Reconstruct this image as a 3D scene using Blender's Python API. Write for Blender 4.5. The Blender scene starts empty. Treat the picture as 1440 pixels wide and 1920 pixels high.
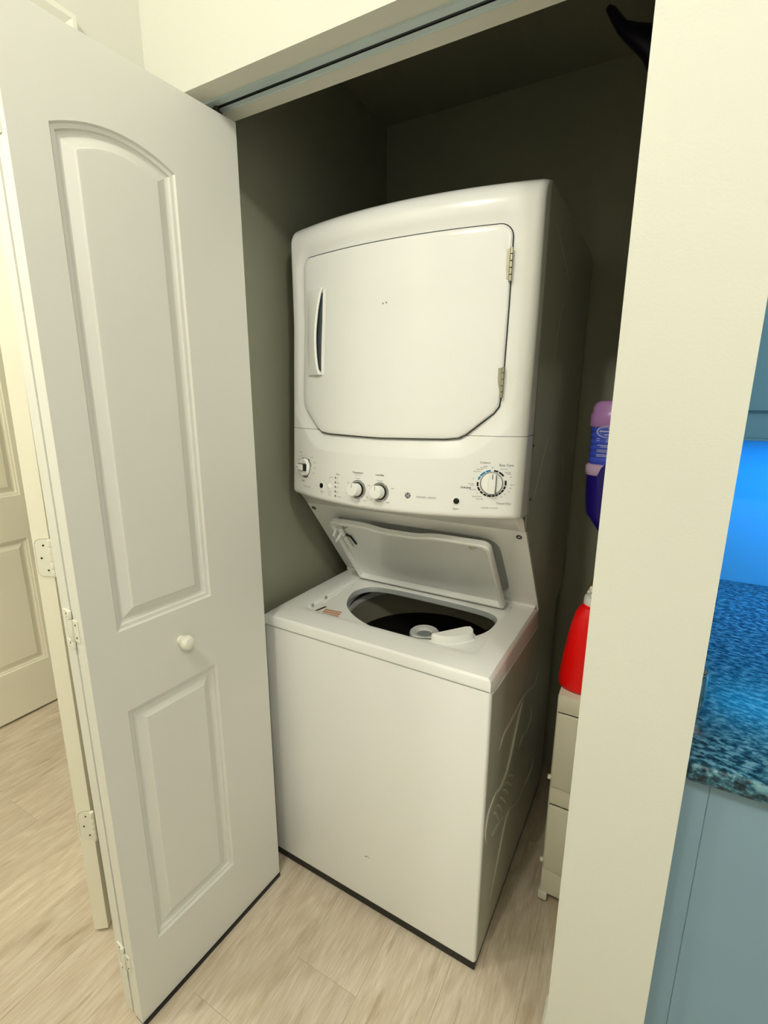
import bpy, bmesh, math, random
import numpy as np
from mathutils import Vector, Matrix

random.seed(4)
C = bpy.context.scene.collection
SC = bpy.context.scene

# ------------------------------------------------------------------ camera
# World: x runs along the closet front wall, y into the closet, z up, metres.
cam_d = bpy.data.cameras.new('camera')
cam = bpy.data.objects.new('camera', cam_d)
C.objects.link(cam)
cam_d.sensor_fit = 'HORIZONTAL'
cam_d.sensor_width = 36.0
cam_d.lens = 909.54 / 1440 * 36.0
cam_d.clip_start = 0.02
_a, _p, _r = math.radians(28.98), math.radians(13.2476), math.radians(0.1336)
_fw = Vector((-math.sin(_a) * math.cos(_p), math.cos(_a) * math.cos(_p), -math.sin(_p)))
_rt0 = Vector((math.cos(_a), math.sin(_a), 0))
_up0 = _rt0.cross(_fw)
_rt = _rt0 * math.cos(_r) + _up0 * math.sin(_r)
_up = _rt.cross(_fw)
cam.matrix_world = Matrix(((_rt.x, _up.x, -_fw.x, 0), (_rt.y, _up.y, -_fw.y, 0),
                           (_rt.z, _up.z, -_fw.z, 1.4634), (0, 0, 0, 1)))
SC.camera = cam

# ------------------------------------------------------------------ light and exposure
SC.view_settings.view_transform = 'Standard'
SC.view_settings.look = 'None'
SC.view_settings.gamma = 1.0
SC.view_settings.use_curve_mapping = False
SC.view_settings.exposure = 0.04
world = bpy.data.worlds.new('world')
SC.world = world
world.use_nodes = True
world.node_tree.nodes['Background'].inputs[0].default_value = (0.62, 0.78, 1.0, 1)
world.node_tree.nodes['Background'].inputs[1].default_value = 0.03


def lamp(name, kind, loc, power, color, size=0.05, size_y=None, rot=(0, 0, 0), spread=None):
    d = bpy.data.lights.new(name, kind)
    d.energy = power
    d.color = color
    if kind == 'AREA':
        d.shape = 'RECTANGLE'
        d.size = size
        d.size_y = size_y or size
        if spread:
            d.spread = spread
    else:
        d.shadow_soft_size = size
    o = bpy.data.objects.new(name, d)
    C.objects.link(o)
    o.location = loc
    o.rotation_euler = rot
    return o


WARM = (1.0, 0.970, 0.87)
lamp('hall_ceiling_and_fill_light', 'POINT', (-0.45, -0.36, 2.66), 31.5, WARM, 0.05)
lamp('hall_ceiling_and_fill_light', 'POINT', (0.95, -0.50, 2.60), 37, (1.0, 0.985, 0.92), 0.07)  # added fill that brightens the upper bifold leaf, not a known fixture
lamp('far_room_light', 'POINT', (-1.75, -0.35, 2.5), 38, (1.0, 0.98, 0.90), 0.08)
lamp('hall_window_light', 'AREA', (2.55, -0.7, 1.55), 11, (0.93, 1.0, 0.96), 1.5, 1.5, (0, math.radians(90), 0))

# ------------------------------------------------------------------ materials


def lin(c):
    return tuple(((v / 12.92) if v <= 0.04045 else ((v + 0.055) / 1.055) ** 2.4) for v in c)


def mat(name, rgb, rough=0.5, metal=0.0, bump=0.0, bscale=200.0, var=0.0, vscale=6.0, coat=0.0,
        trans=0.0, ior=1.45, emit=None, estr=0.0, spec=None):
    """Principled material with optional fine relief and slow colour variation; rgb is sRGB 0-1."""
    m = bpy.data.materials.new(name)
    m.use_nodes = True
    nt = m.node_tree
    b = nt.nodes['Principled BSDF']
    col = (*lin(rgb), 1)
    b.inputs['Base Color'].default_value = col
    b.inputs['Roughness'].default_value = rough
    b.inputs['Metallic'].default_value = metal
    b.inputs['IOR'].default_value = ior
    if coat:
        b.inputs['Coat Weight'].default_value = coat
        b.inputs['Coat Roughness'].default_value = 0.08
    if trans:
        b.inputs['Transmission Weight'].default_value = trans
    if spec is not None:
        b.inputs['Specular IOR Level'].default_value = spec
    if emit:
        b.inputs['Emission Color'].default_value = (*lin(emit), 1)
        b.inputs['Emission Strength'].default_value = estr
    tc = nt.nodes.new('ShaderNodeTexCoord')
    if var:
        n = nt.nodes.new('ShaderNodeTexNoise')
        n.inputs['Scale'].default_value = vscale
        n.inputs['Detail'].default_value = 4
        nt.links.new(tc.outputs['Object'], n.inputs['Vector'])
        mx = nt.nodes.new('ShaderNodeMix')
        mx.data_type = 'RGBA'
        mx.inputs[6].default_value = tuple(v * (1 - var) for v in col[:3]) + (1,)
        mx.inputs[7].default_value = tuple(min(1, v * (1 + var)) for v in col[:3]) + (1,)
        nt.links.new(n.outputs['Fac'], mx.inputs[0])
        nt.links.new(mx.outputs[2], b.inputs['Base Color'])
    if bump:
        n2 = nt.nodes.new('ShaderNodeTexNoise')
        n2.inputs['Scale'].default_value = bscale
        n2.inputs['Detail'].default_value = 3
        nt.links.new(tc.outputs['Object'], n2.inputs['Vector'])
        bp = nt.nodes.new('ShaderNodeBump')
        bp.inputs['Strength'].default_value = bump
        bp.inputs['Distance'].default_value = 0.002
        nt.links.new(n2.outputs['Fac'], bp.inputs['Height'])
        nt.links.new(bp.outputs['Normal'], b.inputs['Normal'])
    return m


def plank_material():
    m = bpy.data.materials.new('oak_vinyl_plank')
    m.use_nodes = True
    nt = m.node_tree
    L = nt.links.new
    b = nt.nodes['Principled BSDF']
    b.inputs['Roughness'].default_value = 0.42
    tc = nt.nodes.new('ShaderNodeTexCoord')
    oi = nt.nodes.new('ShaderNodeObjectInfo')
    mul = nt.nodes.new('ShaderNodeVectorMath'); mul.operation = 'SCALE'
    cmb = nt.nodes.new('ShaderNodeCombineXYZ')
    for i in range(3):
        L(oi.outputs['Random'], cmb.inputs[i])
    L(cmb.outputs[0], mul.inputs[0]); mul.inputs['Scale'].default_value = 37.0
    add = nt.nodes.new('ShaderNodeVectorMath'); add.operation = 'ADD'
    L(tc.outputs['Object'], add.inputs[0]); L(mul.outputs[0], add.inputs[1])
    # cathedral figure: distorted rings stretched along the plank
    mp = nt.nodes.new('ShaderNodeMapping'); mp.inputs['Scale'].default_value = (7, 1.9, 1)
    L(add.outputs[0], mp.inputs['Vector'])
    n1 = nt.nodes.new('ShaderNodeTexNoise'); n1.inputs['Scale'].default_value = 1.0; n1.inputs['Detail'].default_value = 2
    n1.inputs['Distortion'].default_value = 0.6
    L(mp.outputs[0], n1.inputs['Vector'])
    ms = nt.nodes.new('ShaderNodeMath'); ms.operation = 'MULTIPLY'; ms.inputs[1].default_value = 44
    L(n1.outputs['Fac'], ms.inputs[0])
    sn = nt.nodes.new('ShaderNodeMath'); sn.operation = 'SINE'; L(ms.outputs[0], sn.inputs[0])
    rg = nt.nodes.new('ShaderNodeMapRange'); rg.inputs['From Min'].default_value = -1; L(sn.outputs[0], rg.inputs['Value'])
    # fine fibre
    mp2 = nt.nodes.new('ShaderNodeMapping'); mp2.inputs['Scale'].default_value = (210, 15, 1)
    L(add.outputs[0], mp2.inputs['Vector'])
    n2 = nt.nodes.new('ShaderNodeTexNoise'); n2.inputs['Scale'].default_value = 1.0; n2.inputs['Detail'].default_value = 5
    n2.inputs['Roughness'].default_value = 0.65
    L(mp2.outputs[0], n2.inputs['Vector'])
    # broad tone and knots
    mp3 = nt.nodes.new('ShaderNodeMapping'); mp3.inputs['Scale'].default_value = (7, 2.2, 1)
    L(add.outputs[0], mp3.inputs['Vector'])
    n3 = nt.nodes.new('ShaderNodeTexNoise'); n3.inputs['Scale'].default_value = 1.3; n3.inputs['Detail'].default_value = 4
    n3.inputs['Roughness'].default_value = 0.6
    L(mp3.outputs[0], n3.inputs['Vector'])
    def mix(fac, c1, c2, f0=None):
        x = nt.nodes.new('ShaderNodeMix'); x.data_type = 'RGBA'
        if f0 is not None:
            x.inputs[0].default_value = f0
        else:
            L(fac, x.inputs[0])
        for i, c in ((6, c1), (7, c2)):
            if isinstance(c, tuple):
                x.inputs[i].default_value = (*lin(c), 1)
            else:
                L(c, x.inputs[i])
        return x.outputs[2]
    fib = nt.nodes.new('ShaderNodeMapRange'); L(n2.outputs['Fac'], fib.inputs['Value'])
    fib.inputs['From Min'].default_value = 0.32; fib.inputs['From Max'].default_value = 0.68
    base = mix(fib.outputs[0], (0.770, 0.708, 0.618), (0.865, 0.818, 0.740))
    ringf = nt.nodes.new('ShaderNodeMath'); ringf.operation = 'MULTIPLY'; ringf.inputs[1].default_value = 0.30
    L(rg.outputs[0], ringf.inputs[0])
    c2 = mix(ringf.outputs[0], base, (0.70, 0.62, 0.50))
    kn = nt.nodes.new('ShaderNodeMapRange'); L(n3.outputs['Fac'], kn.inputs['Value'])
    kn.inputs['From Min'].default_value = 0.60; kn.inputs['From Max'].default_value = 0.80
    kn.inputs['To Max'].default_value = 0.70
    c3 = mix(kn.outputs[0], c2, (0.58, 0.49, 0.36))
    mp4 = nt.nodes.new('ShaderNodeMapping'); mp4.inputs['Scale'].default_value = (42, 7, 1)
    L(add.outputs[0], mp4.inputs['Vector'])
    n4 = nt.nodes.new('ShaderNodeTexNoise'); n4.inputs['Scale'].default_value = 1.0; n4.inputs['Detail'].default_value = 3
    L(mp4.outputs[0], n4.inputs['Vector'])
    fk = nt.nodes.new('ShaderNodeMapRange'); L(n4.outputs['Fac'], fk.inputs['Value'])
    fk.inputs['From Min'].default_value = 0.60; fk.inputs['From Max'].default_value = 0.74
    fk.inputs['To Max'].default_value = 0.55
    c3 = mix(fk.outputs[0], c3, (0.60, 0.51, 0.39))
    tone = nt.nodes.new('ShaderNodeHueSaturation')
    tr = nt.nodes.new('ShaderNodeMapRange'); L(oi.outputs['Random'], tr.inputs['Value'])
    tr.inputs['To Min'].default_value = 0.94; tr.inputs['To Max'].default_value = 1.06
    L(tr.outputs[0], tone.inputs['Value']); L(c3, tone.inputs['Color'])
    L(tone.outputs[0], b.inputs['Base Color'])
    bp = nt.nodes.new('ShaderNodeBump'); bp.inputs['Strength'].default_value = 0.15; bp.inputs['Distance'].default_value = 0.001
    L(n2.outputs['Fac'], bp.inputs['Height']); L(bp.outputs[0], b.inputs['Normal'])
    return m


def granite_material():
    m = bpy.data.materials.new('speckled_granite')
    m.use_nodes = True
    nt = m.node_tree
    L = nt.links.new
    b = nt.nodes['Principled BSDF']
    b.inputs['Roughness'].default_value = 0.3
    tc = nt.nodes.new('ShaderNodeTexCoord')
    mp = nt.nodes.new('ShaderNodeMapping'); mp.inputs['Scale'].default_value = (1, 1.6, 1.3)
    mp.inputs['Rotation'].default_value = (0, 0, 0.4)
    L(tc.outputs['Object'], mp.inputs['Vector'])
    n = nt.nodes.new('ShaderNodeTexNoise'); n.inputs['Scale'].default_value = 62; n.inputs['Detail'].default_value = 5
    n.inputs['Roughness'].default_value = 0.65
    L(mp.outputs[0], n.inputs['Vector'])
    r = nt.nodes.new('ShaderNodeValToRGB')
    e = r.color_ramp.elements
    e[0].position = 0.36; e[0].color = (*lin((0.02, 0.07, 0.10)), 1)
    e[1].position = 0.62; e[1].color = (*lin((0.42, 0.58, 0.62)), 1)
    for p, c in ((0.43, (0.06, 0.19, 0.25)), (0.50, (0.16, 0.36, 0.43))):
        k = e.new(p); k.color = (*lin(c), 1)
    L(n.outputs['Fac'], r.inputs[0]); L(r.outputs[0], b.inputs['Base Color'])
    return m


M = {}
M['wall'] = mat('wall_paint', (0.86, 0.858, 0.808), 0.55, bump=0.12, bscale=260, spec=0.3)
M['closet'] = mat('closet_shade_paint', (0.62, 0.62, 0.54), 0.6, bump=0.12, bscale=260, spec=0.2)  # wall paint darkened, closet shade put into the colour
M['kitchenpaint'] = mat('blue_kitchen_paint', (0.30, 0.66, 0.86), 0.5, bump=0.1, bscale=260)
M['ceil'] = mat('ceiling_paint', (0.88, 0.87, 0.82), 0.8, bump=0.2, bscale=150)
M['trim'] = mat('trim_paint', (0.92, 0.91, 0.85), 0.4)
M['door'] = mat('door_paint', (0.88, 0.875, 0.835), 0.42, bump=0.05, bscale=400)
M['hallpaint'] = mat('hall_door_paint', (0.93, 0.91, 0.83), 0.4, bump=0.05, bscale=400)
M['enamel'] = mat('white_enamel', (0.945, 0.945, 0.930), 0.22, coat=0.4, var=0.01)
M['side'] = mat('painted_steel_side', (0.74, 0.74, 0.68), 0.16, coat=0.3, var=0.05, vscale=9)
M['plasticw'] = mat('white_plastic', (0.95, 0.95, 0.93), 0.35)
M['plasticg'] = mat('grey_plastic', (0.62, 0.64, 0.63), 0.4)
M['hollow'] = mat('slate_plastic', (0.30, 0.34, 0.34), 0.5)
M['tub'] = mat('dark_tub', (0.17, 0.16, 0.14), 0.35, metal=0.4, var=0.2, vscale=20)
M['tubring'] = mat('tub_ring_plastic', (0.66, 0.64, 0.56), 0.3)
M['black'] = mat('black_plastic', (0.03, 0.03, 0.03), 0.4)
M['gap'] = mat('dark_gasket', (0.16, 0.16, 0.15), 0.7)
M['shadowgap'] = mat('grey_seam', (0.48, 0.48, 0.45), 0.6)
M['ink'] = mat('grey_print', (0.28, 0.28, 0.30), 0.5)
M['inklight'] = mat('pale_grey_print', (0.50, 0.50, 0.49), 0.5)
M['blue'] = mat('blue_print', (0.08, 0.45, 0.68), 0.5)
M['navyink'] = mat('navy_emblem', (0.07, 0.08, 0.20), 0.4)
M['silver'] = mat('silver_metal', (0.72, 0.70, 0.62), 0.3, metal=0.9)
M['steel'] = mat('track_metal', (0.76, 0.82, 0.82), 0.42, metal=0.15)
M['hinge'] = mat('painted_hinge', (0.90, 0.89, 0.82), 0.4)
M['screw'] = mat('dark_screw', (0.25, 0.23, 0.20), 0.4, metal=0.6)
M['brown'] = mat('brown_sticker', (0.72, 0.53, 0.40), 0.6, var=0.15, vscale=60)
M['scratch'] = mat('scratch_mark', (0.88, 0.87, 0.80), 0.5)
M['rib'] = mat('embossed_enamel', (0.80, 0.80, 0.74), 0.2, coat=0.4)
M['red'] = mat('red_bottle_plastic', (1.0, 0.0, 0.004), 0.4)
M['teal'] = mat('teal_spout', (0.25, 0.52, 0.55), 0.3)
M['yellow'] = mat('yellow_plastic', (0.80, 0.58, 0.06), 0.4)
M['cream'] = mat('cream_plastic', (0.95, 0.93, 0.85), 0.45)
M['navy'] = mat('navy_plastic', (0.12, 0.05, 0.50), 0.35)
M['purple'] = mat('purple_translucent', (0.76, 0.56, 0.82), 0.2)
M['lavender'] = mat('lavender_plastic', (0.86, 0.74, 0.88), 0.3)
M['labelblue'] = mat('blue_label', (0.27, 0.36, 0.88), 0.35)
M['labelprint'] = mat('pale_label_print', (0.74, 0.78, 0.98), 0.4)
M['grip'] = mat('dark_purple_grip', (0.08, 0.04, 0.13), 0.45)
M['cab'] = mat('blue_grey_cabinet_paint', (0.50, 0.61, 0.67), 0.5, var=0.03, vscale=3)
M['cabblue'] = mat('soft_blue_cabinet_paint', (0.40, 0.62, 0.74), 0.5, var=0.03, vscale=3)
M['glass'] = mat('clear_glass', (0.9, 0.95, 0.97), 0.05, trans=1.0)
M['granite'] = granite_material()
M['plank'] = plank_material()
M['sub'] = mat('brown_underlay', (0.46, 0.39, 0.30), 0.9)
M['led'] = mat('led_diffuser', (0.3, 0.6, 1.0), 0.5, emit=(0.25, 0.68, 1.0), estr=6)

# ------------------------------------------------------------------ mesh helpers


class B:
    """Collects polygons with a material each, then links them as ONE mesh object."""

    def __init__(self):
        self.v, self.f, self.m, self.s = [], [], [], []
        self.mats = []

    def mi(self, key):
        if key not in self.mats:
            self.mats.append(key)
        return self.mats.index(key)

    def add(self, vs, fs, mk, smooth=False):
        n = len(self.v)
        self.v += [tuple(map(float, p)) for p in vs]
        i = self.mi(mk)
        for f in fs:
            self.f.append(tuple(n + k for k in f)); self.m.append(i); self.s.append(smooth)
        return self

    def box(self, x0, x1, y0, y1, z0, z1, mk, bev=0.0, seg=2, xf=None):
        bm = bmesh.new()
        bmesh.ops.create_cube(bm, size=1)
        for v in bm.verts:
            v.co = Vector(((x0 + x1) / 2 + v.co.x * (x1 - x0), (y0 + y1) / 2 + v.co.y * (y1 - y0), (z0 + z1) / 2 + v.co.z * (z1 - z0)))
        if bev:
            bmesh.ops.bevel(bm, geom=list(bm.edges), offset=bev, segments=seg, affect='EDGES', profile=0.5)
        return self.bm(bm, mk, bev > 0 and seg > 1, xf)

    def bm(self, bm, mk, smooth=False, xf=None):
        bm.verts.ensure_lookup_table(); bm.verts.index_update()
        vs = [(xf @ v.co if xf else v.co.copy()) for v in bm.verts]
        self.add(vs, [[v.index for v in f.verts] for f in bm.faces], mk, smooth)
        bm.free()
        return self

    def rings(self, loops, mk, cap0=False, cap1=False, smooth=True, closed=True):
        """Skin a list of equal-length vertex loops."""
        n = len(loops[0]); vs = [p for l in loops for p in l]; fs = []
        for i in range(len(loops) - 1):
            for j in range(n if closed else n - 1):
                k = (j + 1) % n
                fs.append((i * n + j, i * n + k, (i + 1) * n + k, (i + 1) * n + j))
        if cap0:
            fs.append(tuple(range(n))[::-1])
        if cap1:
            fs.append(tuple((len(loops) - 1) * n + j for j in range(n)))
        return self.add(vs, fs, mk, smooth)

    def lathe(self, prof, mk, base=(0, 0, 0), axis=(0, 0, 1), n=24, cap0=True, cap1=True, smooth=True):
        ax = Vector(axis).normalized()
        u = ax.orthogonal().normalized(); w = ax.cross(u)
        o = Vector(base)
        loops = [[o + ax * h + (u * math.cos(t) + w * math.sin(t)) * r for t in (2 * math.pi * k / n for k in range(n))] for r, h in prof]
        return self.rings(loops, mk, cap0, cap1, smooth)

    def tube(self, pts, rad, mk, n=10, cap=True, flat=1.0, up=(0, 0, 1)):
        pts = [Vector(p) for p in pts]
        if not hasattr(rad, '__len__'):
            rad = [rad] * len(pts)
        loops = []
        for i, p in enumerate(pts):
            t = (pts[min(i + 1, len(pts) - 1)] - pts[max(i - 1, 0)]).normalized()
            a = t.cross(Vector(up))
            a = a.normalized() if a.length > 1e-4 else t.orthogonal().normalized()
            b = a.cross(t)
            loops.append([p + a * math.cos(q) * rad[i] + b * math.sin(q) * rad[i] * flat for q in (2 * math.pi * k / n for k in range(n))])
        return self.rings(loops, mk, cap, cap)

    def prism(self, poly, d0, d1, mk, axis='y'):
        """Extrude a polygon (2-D) along an axis."""
        def P(a, b, d):
            return {'y': (a, d, b), 'x': (d, a, b), 'z': (a, b, d)}[axis]
        n = len(poly)
        vs = [P(a, b, d0) for a, b in poly] + [P(a, b, d1) for a, b in poly]
        fs = [tuple(range(n)), tuple(range(n, 2 * n))[::-1]] + [(i, (i + 1) % n, n + (i + 1) % n, n + i) for i in range(n)]
        return self.add(vs, fs, mk)

    def build(self, name, parent=None, loc=(0, 0, 0), rotz=0.0, angle=35, recalc=True):
        me = bpy.data.meshes.new(name)
        me.from_pydata(self.v, [], self.f)
        for k in self.mats:
            me.materials.append(M[k])
        me.polygons.foreach_set('material_index', self.m)
        me.polygons.foreach_set('use_smooth', [bool(a) for a in self.s])
        if recalc:
            bm = bmesh.new(); bm.from_mesh(me)
            bmesh.ops.recalc_face_normals(bm, faces=bm.faces)
            bm.to_mesh(me); bm.free()
        me.update()
        if any(self.s):
            me.set_sharp_from_angle(angle=math.radians(angle))
        o = bpy.data.objects.new(name, me)
        C.objects.link(o)
        if parent:
            o.parent = parent
        o.location = loc
        o.rotation_euler = (0, 0, rotz)
        return o


def empty(name, loc=(0, 0, 0), rotz=0.0):
    o = bpy.data.objects.new(name, None)
    C.objects.link(o)
    o.location = loc
    o.rotation_euler = (0, 0, rotz)
    o.empty_display_size = 0.1
    return o


def tag(o, label, cat, kind=None, group=None):
    o['label'] = label
    o['category'] = cat
    if kind:
        o['kind'] = kind
    if group:
        o['group'] = group
    return o


def child_copy(o, parent, loc=None, rotz=None):
    c = o.copy()
    C.objects.link(c)
    c.parent = parent
    if loc is not None:
        c.location = loc
    if rotz is not None:
        c.rotation_euler = (0, 0, rotz)
    return c


def inset_poly(outer, d):
    return outer


# ------------------------------------------------------------------ setting: floor
fl = B().box(-2.60, 2.60, -1.60, 2.0, -0.06, -0.0035, 'sub').build('floor')
tag(fl, 'pale oak plank floor running through hall, closet and far room', 'floor', 'structure')
PW, PL = 0.181, 1.22
X0 = -0.498                                   # a long joint the photograph shows
for i in range(-12, 17):
    xa = X0 + i * PW
    if xa < -2.59 or xa + PW > 2.6:
        continue
    off = {-1: 0.7595 - PL, 0: 0.31 - PL, 1: 0.20 - PL}.get(i, -1.6 - random.random() * PL)
    y = off
    while y > -1.6:
        y -= PL
    while y < 1.95:
        ya, yb = max(y, -1.59), min(y + PL, 1.95)
        if yb - ya > 0.02:
            g, bv, dz = 0.0002, 0.0003, 0.0
            x0, x1, y0, y1 = -PW / 2 + g, PW / 2 - g, -(yb - ya) / 2 + g, (yb - ya) / 2 - g
            loops = [[(x0, y0, -0.0036), (x1, y0, -0.0036), (x1, y1, -0.0036), (x0, y1, -0.0036)],
                     [(x0, y0, -bv), (x1, y0, -bv), (x1, y1, -bv), (x0, y1, -bv)],
                     [(x0 + bv, y0 + bv, 0), (x1 - bv, y0 + bv, 0), (x1 - bv, y1 - bv, 0), (x0 + bv, y1 - bv, 0)]]
            B().rings(loops, 'plank', cap1=True, smooth=False).build('plank', fl, (xa + PW / 2, (ya + yb) / 2, 0))
        y += PL

# ------------------------------------------------------------------ setting: walls
H = 2.44
HH = 2.72                          # hall ceiling; the closet's is lower
YF0, YF1 = 0.817, 0.945            # closet front wall, hall face and closet face
XJ0, XJ1 = -0.962, -0.062          # closet opening jambs
ZH = 2.07
w = B().prism([(-1.155, 0), (XJ0, 0), (XJ0, ZH), (XJ1, ZH), (XJ1, 0), (0.105, 0), (0.105, HH), (-1.155, HH)], YF0, YF1, 'wall').build('wall_front')
tag(w, 'cream wall around the closet opening with narrow end at right', 'wall', 'structure')
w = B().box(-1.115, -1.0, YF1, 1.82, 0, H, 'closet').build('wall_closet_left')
tag(w, 'shaded closet side wall left of the washer', 'wall', 'structure')
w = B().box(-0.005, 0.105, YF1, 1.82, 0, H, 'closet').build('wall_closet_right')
tag(w, 'hidden closet side wall right of the washer', 'wall', 'structure')
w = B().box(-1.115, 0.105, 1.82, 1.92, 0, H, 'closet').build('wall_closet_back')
tag(w, 'dark closet wall behind the stacked dryer', 'wall', 'structure')
# left wall with a doorway: far jamb y = .606
DY0, DY1, DZ = -0.215, 0.606, 2.085
w = B().prism([(-1.60, 0), (DY0, 0), (DY0, DZ), (DY1, DZ), (DY1, 0), (YF0, 0), (YF0, HH), (-1.60, HH)], -1.155, -1.035, 'wall', axis='x').build('wall_left')
tag(w, 'grey cream side wall holding the doorway left of the closet', 'wall', 'structure')
w = B().box(-2.60, -2.485, -1.60, 2.0, 0, HH, 'wall').build('wall_far_left')
tag(w, 'far wall of the next room around the panel door', 'wall', 'structure')
w = B().box(-2.485, -1.155, 1.90, 2.0, 0, HH, 'wall').build('wall_far_back')
tag(w, 'end wall of the next room', 'wall', 'structure')
w = B().box(-2.60, 2.60, -1.70, -1.60, 0, HH, 'wall').build('wall_back')
tag(w, 'hall wall behind the viewer', 'wall', 'structure')
w = B().box(0.105, 2.60, 1.862, 1.96, 0, HH, 'kitchenpaint').build('wall_kitchen')
tag(w, 'kitchen wall washed in blue light above the granite counter', 'wall', 'structure')
w = B().box(-2.60, 2.60, -1.70, 2.1, HH, HH + 0.08, 'ceil').build('ceiling')
tag(w, 'flat painted ceiling over the hall', 'ceiling', 'structure')
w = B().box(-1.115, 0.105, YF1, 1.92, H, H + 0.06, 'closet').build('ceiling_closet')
tag(w, 'lower shaded ceiling inside the closet', 'ceiling', 'structure')

# door casing and jamb of the doorway in the left wall
CW = 0.060


def casing_profile():
    # (distance from the opening, thickness)
    return [(0.004, 0.0), (0.004, 0.009), (0.012, 0.011), (0.020, 0.008), (0.040, 0.012), (0.052, 0.017), (0.060, 0.017), (0.064, 0.012), (0.064, 0.0)]


b = B()
loops = []
for d, t in casing_profile():
    x = -1.035 + t
    loops.append([(x, DY0 - d, 0), (x, DY0 - d, DZ + d), (x, DY1 + d, DZ + d), (x, DY1 + d, 0)])
b.rings(loops, 'trim', smooth=False, closed=False)
o = b.build('trim_1')
tag(o, 'white moulded casing around the doorway left of the closet', 'trim', 'structure')
b = B()
b.box(-1.156, -1.034, DY1 - 0.018, DY1 + 0.004, 0, DZ, 'trim').box(-1.156, -1.034, DY0 - 0.004, DY0 + 0.018, 0, DZ, 'trim')
b.box(-1.156, -1.034, DY0, DY1, DZ - 0.018, DZ + 0.004, 'trim')
o = b.build('trim_2')
tag(o, 'white jamb lining of the doorway left of the closet', 'trim', 'structure')

# baseboard returning into the closet opening at the right jamb
b = B()
b.prism([(-0.062, 0), (-0.076, 0), (-0.076, 0.072), (-0.070, 0.086), (-0.062, 0.090)], 0.800, YF1, 'trim')
b.prism([(-0.076, 0), (-0.090, 0), (-0.089, 0.006), (-0.083, 0.014), (-0.076, 0.018)], 0.800, 0.915, 'trim')
o = b.build('baseboard_right')
tag(o, 'white baseboard and shoe strip wrapping the right jamb foot', 'baseboard', 'structure')

# ------------------------------------------------------------------ doors with moulded panels
PROF = [(0.000, 0.0), (0.003, 0.0045), (0.0095, 0.0055), (0.0115, 0.0100), (0.0165, 0.0115), (0.020, 0.0110), (0.0365, 0.0040), (0.0395, 0.0018), (0.043, 0.0016)]


def panel_loop(x0, x1, z0, zc, za, o, n=16):
    """Rectangle with arched top (za apex, zc springing), inset by o."""
    xa, xb = x0 + o, x1 - o
    zb = z0 + o * 1.05
    c = zc - o * (0.64 if za > zc else 1.0)
    a = za - o * (0.88 if za > zc else 1.0)
    top = []
    for k in range(n + 1):
        t = k / n
        top.append((xb + (xa - xb) * t, c + (a - c) * (1 - (2 * t - 1) ** 2)))
    return [(xa, zb), (xb, zb)] + top


def door_face(b, w_, h, panels, yf, sgn, mk, n=16):
    """Front face at y = yf with recessed/raised panels; sgn = +1 recess goes to +y."""
    def V(p, d=0.0):
        return (p[0], yf + sgn * d, p[1])
    x0, x1 = panels[0][0], panels[0][1]
    b.add([V((0, 0)), V((x0, 0)), V((x0, h)), V((0, h))], [(0, 1, 2, 3)], mk)
    b.add([V((x1, 0)), V((w_, 0)), V((w_, h)), V((x1, h))], [(0, 1, 2, 3)], mk)
    ps = sorted(panels, key=lambda p: p[2])
    lower = [(x1, 0), (x0, 0)]
    for i, (a0, a1, z0, zc, za) in enumerate(ps):
        # rail below the panel: from previous top curve to this panel's bottom
        top_prev = lower
        if len(top_prev) == 2:
            b.add([V((x0, top_prev[0][1])), V((x1, top_prev[0][1])), V((x1, z0)), V((x0, z0))], [(0, 1, 2, 3)], mk)
        else:
            k = len(top_prev)
            vs = [V(p) for p in top_prev] + [V((p[0], z0)) for p in top_prev]
            b.add(vs, [(j, j + 1, k + j + 1, k + j) for j in range(k - 1)], mk)
        lps = []
        for o_, d in PROF:
            lps.append([V(p, d) for p in panel_loop(a0, a1, z0, zc, za, o_, n)])
        b.rings(lps, mk, cap1=True, smooth=False)
        lower = panel_loop(a0, a1, z0, zc, za, 0, n)[2:]
    k = len(lower)
    vs = [V(p) for p in lower] + [V((p[0], h)) for p in lower]
    b.add(vs, [(j, j + 1, k + j + 1, k + j) for j in range(k - 1)], mk)


def door_slab(w_, h, th, panels, mk):
    """Slab in local x (width), y 0..th (front at y=0), z; panels on both faces."""
    b = B()
    door_face(b, w_, h, panels, 0.0, 1, mk)
    door_face(b, w_, h, panels, th, -1, mk)
    for (p, q, r, s) in (((0, 0, 0), (0, th, 0), (0, th, h), (0, 0, h)), ((w_, 0, 0), (w_, th, 0), (w_, th, h), (w_, 0, h)),
                         ((0, 0, 0), (w_, 0, 0), (w_, th, 0), (0, th, 0)), ((0, 0, h), (w_, 0, h), (w_, th, h), (0, th, h))):
        b.add([p, q, r, s], [(0, 1, 2, 3)], mk)
    return b


# bifold closet door: two leaves folded flat against each other, standing out into the hall
Z0 = 0.012
LEAF_W, LEAF_H, LEAF_T = 0.452, 2.035, 0.034
bang = math.atan2(0.45091, 0.03063)
bf = empty('door_1', (-0.909, 0.4624, Z0), bang)
tag(bf, 'white bifold closet door folded open, arched raised panel above a square one', 'door', 'structure')
lp = [(0.062, 0.288, 0.202 - Z0, 0.820 - Z0, 0.820 - Z0), (0.062, 0.288, 1.000 - Z0, 1.893 - Z0, 1.921 - Z0)]
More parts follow.
